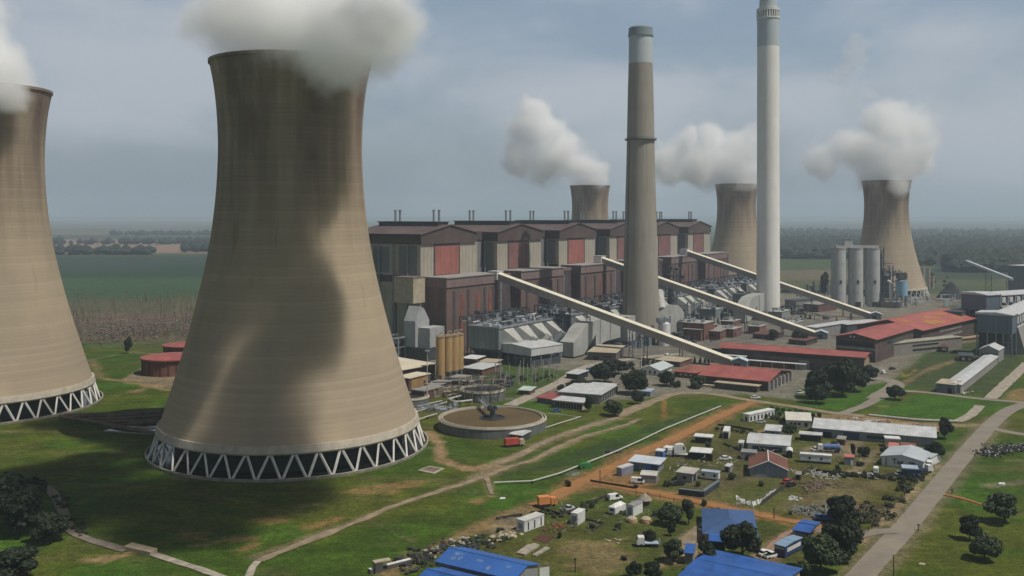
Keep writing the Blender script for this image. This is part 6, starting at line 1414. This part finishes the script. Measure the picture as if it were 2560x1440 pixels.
def steam_shader(name, blobs, dens, nscale, warp, lo=.04, hi=.42, amp=.75, emph=1.0):
    "puffs of vapour: the union of the blobs, warped and eaten away by noise, thinning to wisps at the rim"
    m = bpy.data.materials.new(name); m.use_nodes = True; nt = m.node_tree; N = nt.nodes; L = nt.links; N.clear()
    out = N.new('ShaderNodeOutputMaterial'); v = N.new('ShaderNodeVolumePrincipled'); v.inputs['Color'].default_value = (1,1,1,1); v.inputs['Anisotropy'].default_value = -.2
    L.new(v.outputs[0], out.inputs['Volume'])
    tc = N.new('ShaderNodeTexCoord')
    def vm(op, a, b=None):
        q = N.new('ShaderNodeVectorMath'); q.operation = op; L.new(a, q.inputs[0])
        if b is not None:
            if isinstance(b, tuple): q.inputs[1].default_value = b
            else: L.new(b, q.inputs[1])
        return q
    def mt(op, a, b=None, c=None):
        q = N.new('ShaderNodeMath'); q.operation = op
        for i, x in enumerate((a,b,c)):
            if x is None: continue
            if isinstance(x,(int,float)): q.inputs[i].default_value = x
            else: L.new(x, q.inputs[i])
        return q.outputs[0]
    n1 = N.new('ShaderNodeTexNoise'); n1.inputs['Scale'].default_value = nscale*.55; n1.inputs['Detail'].default_value = 2; n1.inputs['Roughness'].default_value = .5
    L.new(tc.outputs['Object'], n1.inputs['Vector'])
    w = vm('MULTIPLY', vm('SUBTRACT', n1.outputs['Color'], (.5,.5,.5)).outputs[0], (warp,warp,warp)).outputs[0]
    p = vm('ADD', tc.outputs['Object'], w).outputs[0]
    F = None
    for c, r in blobs:
        if isinstance(r,(int,float)): r = (r,r,r)
        d = vm('LENGTH', vm('MULTIPLY', vm('SUBTRACT', p, tuple(c)).outputs[0], tuple(1/x for x in r)).outputs[0])
        f = mt('SUBTRACT', 1.0, d.outputs['Value'])
        F = f if F is None else mt('SMOOTH_MAX', F, f, .22)
    n2 = N.new('ShaderNodeTexNoise'); n2.inputs['Scale'].default_value = nscale*1.7; n2.inputs['Detail'].default_value = 4; n2.inputs['Roughness'].default_value = .62
    L.new(p, n2.inputs['Vector'])
    g = mt('MULTIPLY_ADD', mt('SUBTRACT', n2.outputs[0], .5), amp, F)
    mr = N.new('ShaderNodeMapRange'); mr.interpolation_type = 'SMOOTHSTEP'
    mr.inputs[1].default_value = lo; mr.inputs[2].default_value = hi; mr.inputs[3].default_value = 0; mr.inputs[4].default_value = dens
    L.new(g, mr.inputs[0])
    L.new(mr.outputs[0], v.inputs['Density'])
    return m
def plume(label, blobs, dens, vox=4, nscale=.05, warp=16, grow=1.16, **kw):
    import bmesh
    bm = bmesh.new()
    for c, r in blobs:
        if isinstance(r,(int,float)): r = (r,r,r)
        bmesh.ops.create_icosphere(bm, subdivisions=3, radius=1, matrix=Matrix.Translation(Vector(c)) @ Matrix.Diagonal((*[x*grow for x in r],1)))
    me = bpy.data.meshes.new('steam_plume'); bm.to_mesh(me); bm.free(); me.materials.append(steam_shader('steam', blobs, dens, nscale, warp, **kw))
    o = bpy.data.objects.new('steam_plume', me); COL.objects.link(o)
    stuff(o); tag(o, label, 'steam plume', 'steam from the cooling towers')
    r = o.modifiers.new('union','REMESH'); r.mode = 'VOXEL'; r.voxel_size = vox
    return o
def steam():
    b = [((-86.5,376,151),(30,30,13)), ((-80,360,162),(30,27,18)), ((-62,347,156),(21,19,19)), (P(850,115,338),(22,18,22)), (P(940,80,342),(20,17,20)), (P(780,60,345),23), (P(620,50,372),(29,24,20)), (P(890,-5,343),(24,18,18)), (P(660,-5,366),(26,20,15)), ((-47,328,158),(16,14,13))]
    plume('dense white steam pouring from the near tower and over its rim', b, .13, 3, hi=.58, amp=.95)
    sh = [((15,243,225),(50,36,18)), ((20,213,225),(27,24,16)), ((38,246,225),(25,26,16)), ((20,256,225),(42,33,17)), ((1,300,225),(19,13,12)), ((-7,300,227),(15,11,12)), ((-27,305,228),(13,10,11)), ((-38,296,226),(18,13,12)), ((11,296,220),(21,17,16)), ((-42,268,222),(33,36,18)), ((-18,299,226),(15,12,11)), ((9,282,224),(15,13,14)), ((-19,286,220),(12,11,11)), ((-22,232,225),(31,29,16))]  # unseen blobs added and shaped to shadow the near tower and ground
    plume('unseen steam added overhead to shade the near tower', sh, .14, 5, warp=8, amp=.4)
    b = [((-251,453,150),(29,29,13)), (P(-60,160,440),(30,22,22)), (P(20,235,428),(13,12,12)), (P(-10,180,430),(18,16,18)), (P(-160,60,450),36)]
    plume('white steam at the left edge, over the tower cut by the frame', b, .12, 4, hi=.58, amp=.95)
    def far(label, T, L, spill, top=127):
        bb = [((T.x,T.y,top),(26,26,12))]
        for x, y, r in L:
            c = P(x, y, T.y-8); r *= 1.28; bb.append((c, (r*T.y/2400, r*T.y/2400*.85, r*T.y/2400)))
        fx, fy = spill; bb.append((P(fx,fy,T.y-27),(17,13,17))); bb.append((P(fx-14,fy-26,T.y-20),(18,15,17)))
        plume(label, bb, .075, 6, nscale=.03, warp=34, amp=1.15, lo=.05, hi=.62)
    far('white steam leaning left from the leftmost distant tower', T3, [(1498,452,26),(1500,430,26),(1455,420,44),(1400,375,64),(1335,320,62),(1295,395,50),(1360,410,50),(1330,275,44),(1400,320,36)], (1500,462))
    far('white steam spreading between the two chimneys', T4, [(1860,462,34),(1825,415,60),(1750,410,62),(1680,405,56),(1860,360,50),(1790,345,44),(1720,350,40),(1880,420,36)], (1868,466))
    far('white steam above the tower behind the silos', T5, [(2238,455,38),(2190,400,66),(2275,380,60),(2290,325,50),(2215,310,62),(2130,370,54),(2060,400,42),(2240,420,50)], (2246,466))
    q = [(P(x,y,1077),(r*.45,r*.36,r*.42)) for x,y,r in ((2105,190,34),(2135,150,44),(2152,105,32),(2175,230,26),(2120,235,22))]
    plume('faint torn wisp of steam high above the tower behind the silos', q, .02, 5, nscale=.05, warp=26, amp=1.3)
steam()
# ------------------------------------------------------------------ render settings
cy = SC.cycles
SC.render.engine = 'CYCLES'
cy.use_denoising = True
cy.max_bounces = 44; cy.diffuse_bounces = 2; cy.glossy_bounces = 2; cy.transparent_max_bounces = 8; cy.transmission_bounces = 2
cy.volume_bounces = 32
cy.volume_step_rate = .5; cy.volume_max_steps = 256
cy.use_adaptive_sampling = True; cy.adaptive_threshold = .02
SC.view_settings.view_transform = 'Standard'; SC.view_settings.look = 'None'
SC.view_settings.exposure = -.33; SC.view_settings.gamma = 1; SC.view_settings.use_curve_mapping = False
for o in COL.objects:
    if o.name.split('.')[0] in ('deck_equipment','deck_piping','rack_piping','roof_equipment','top_equipment','ground_equipment','roof_piping','fan_duct'): o['kind'] = 'stuff'
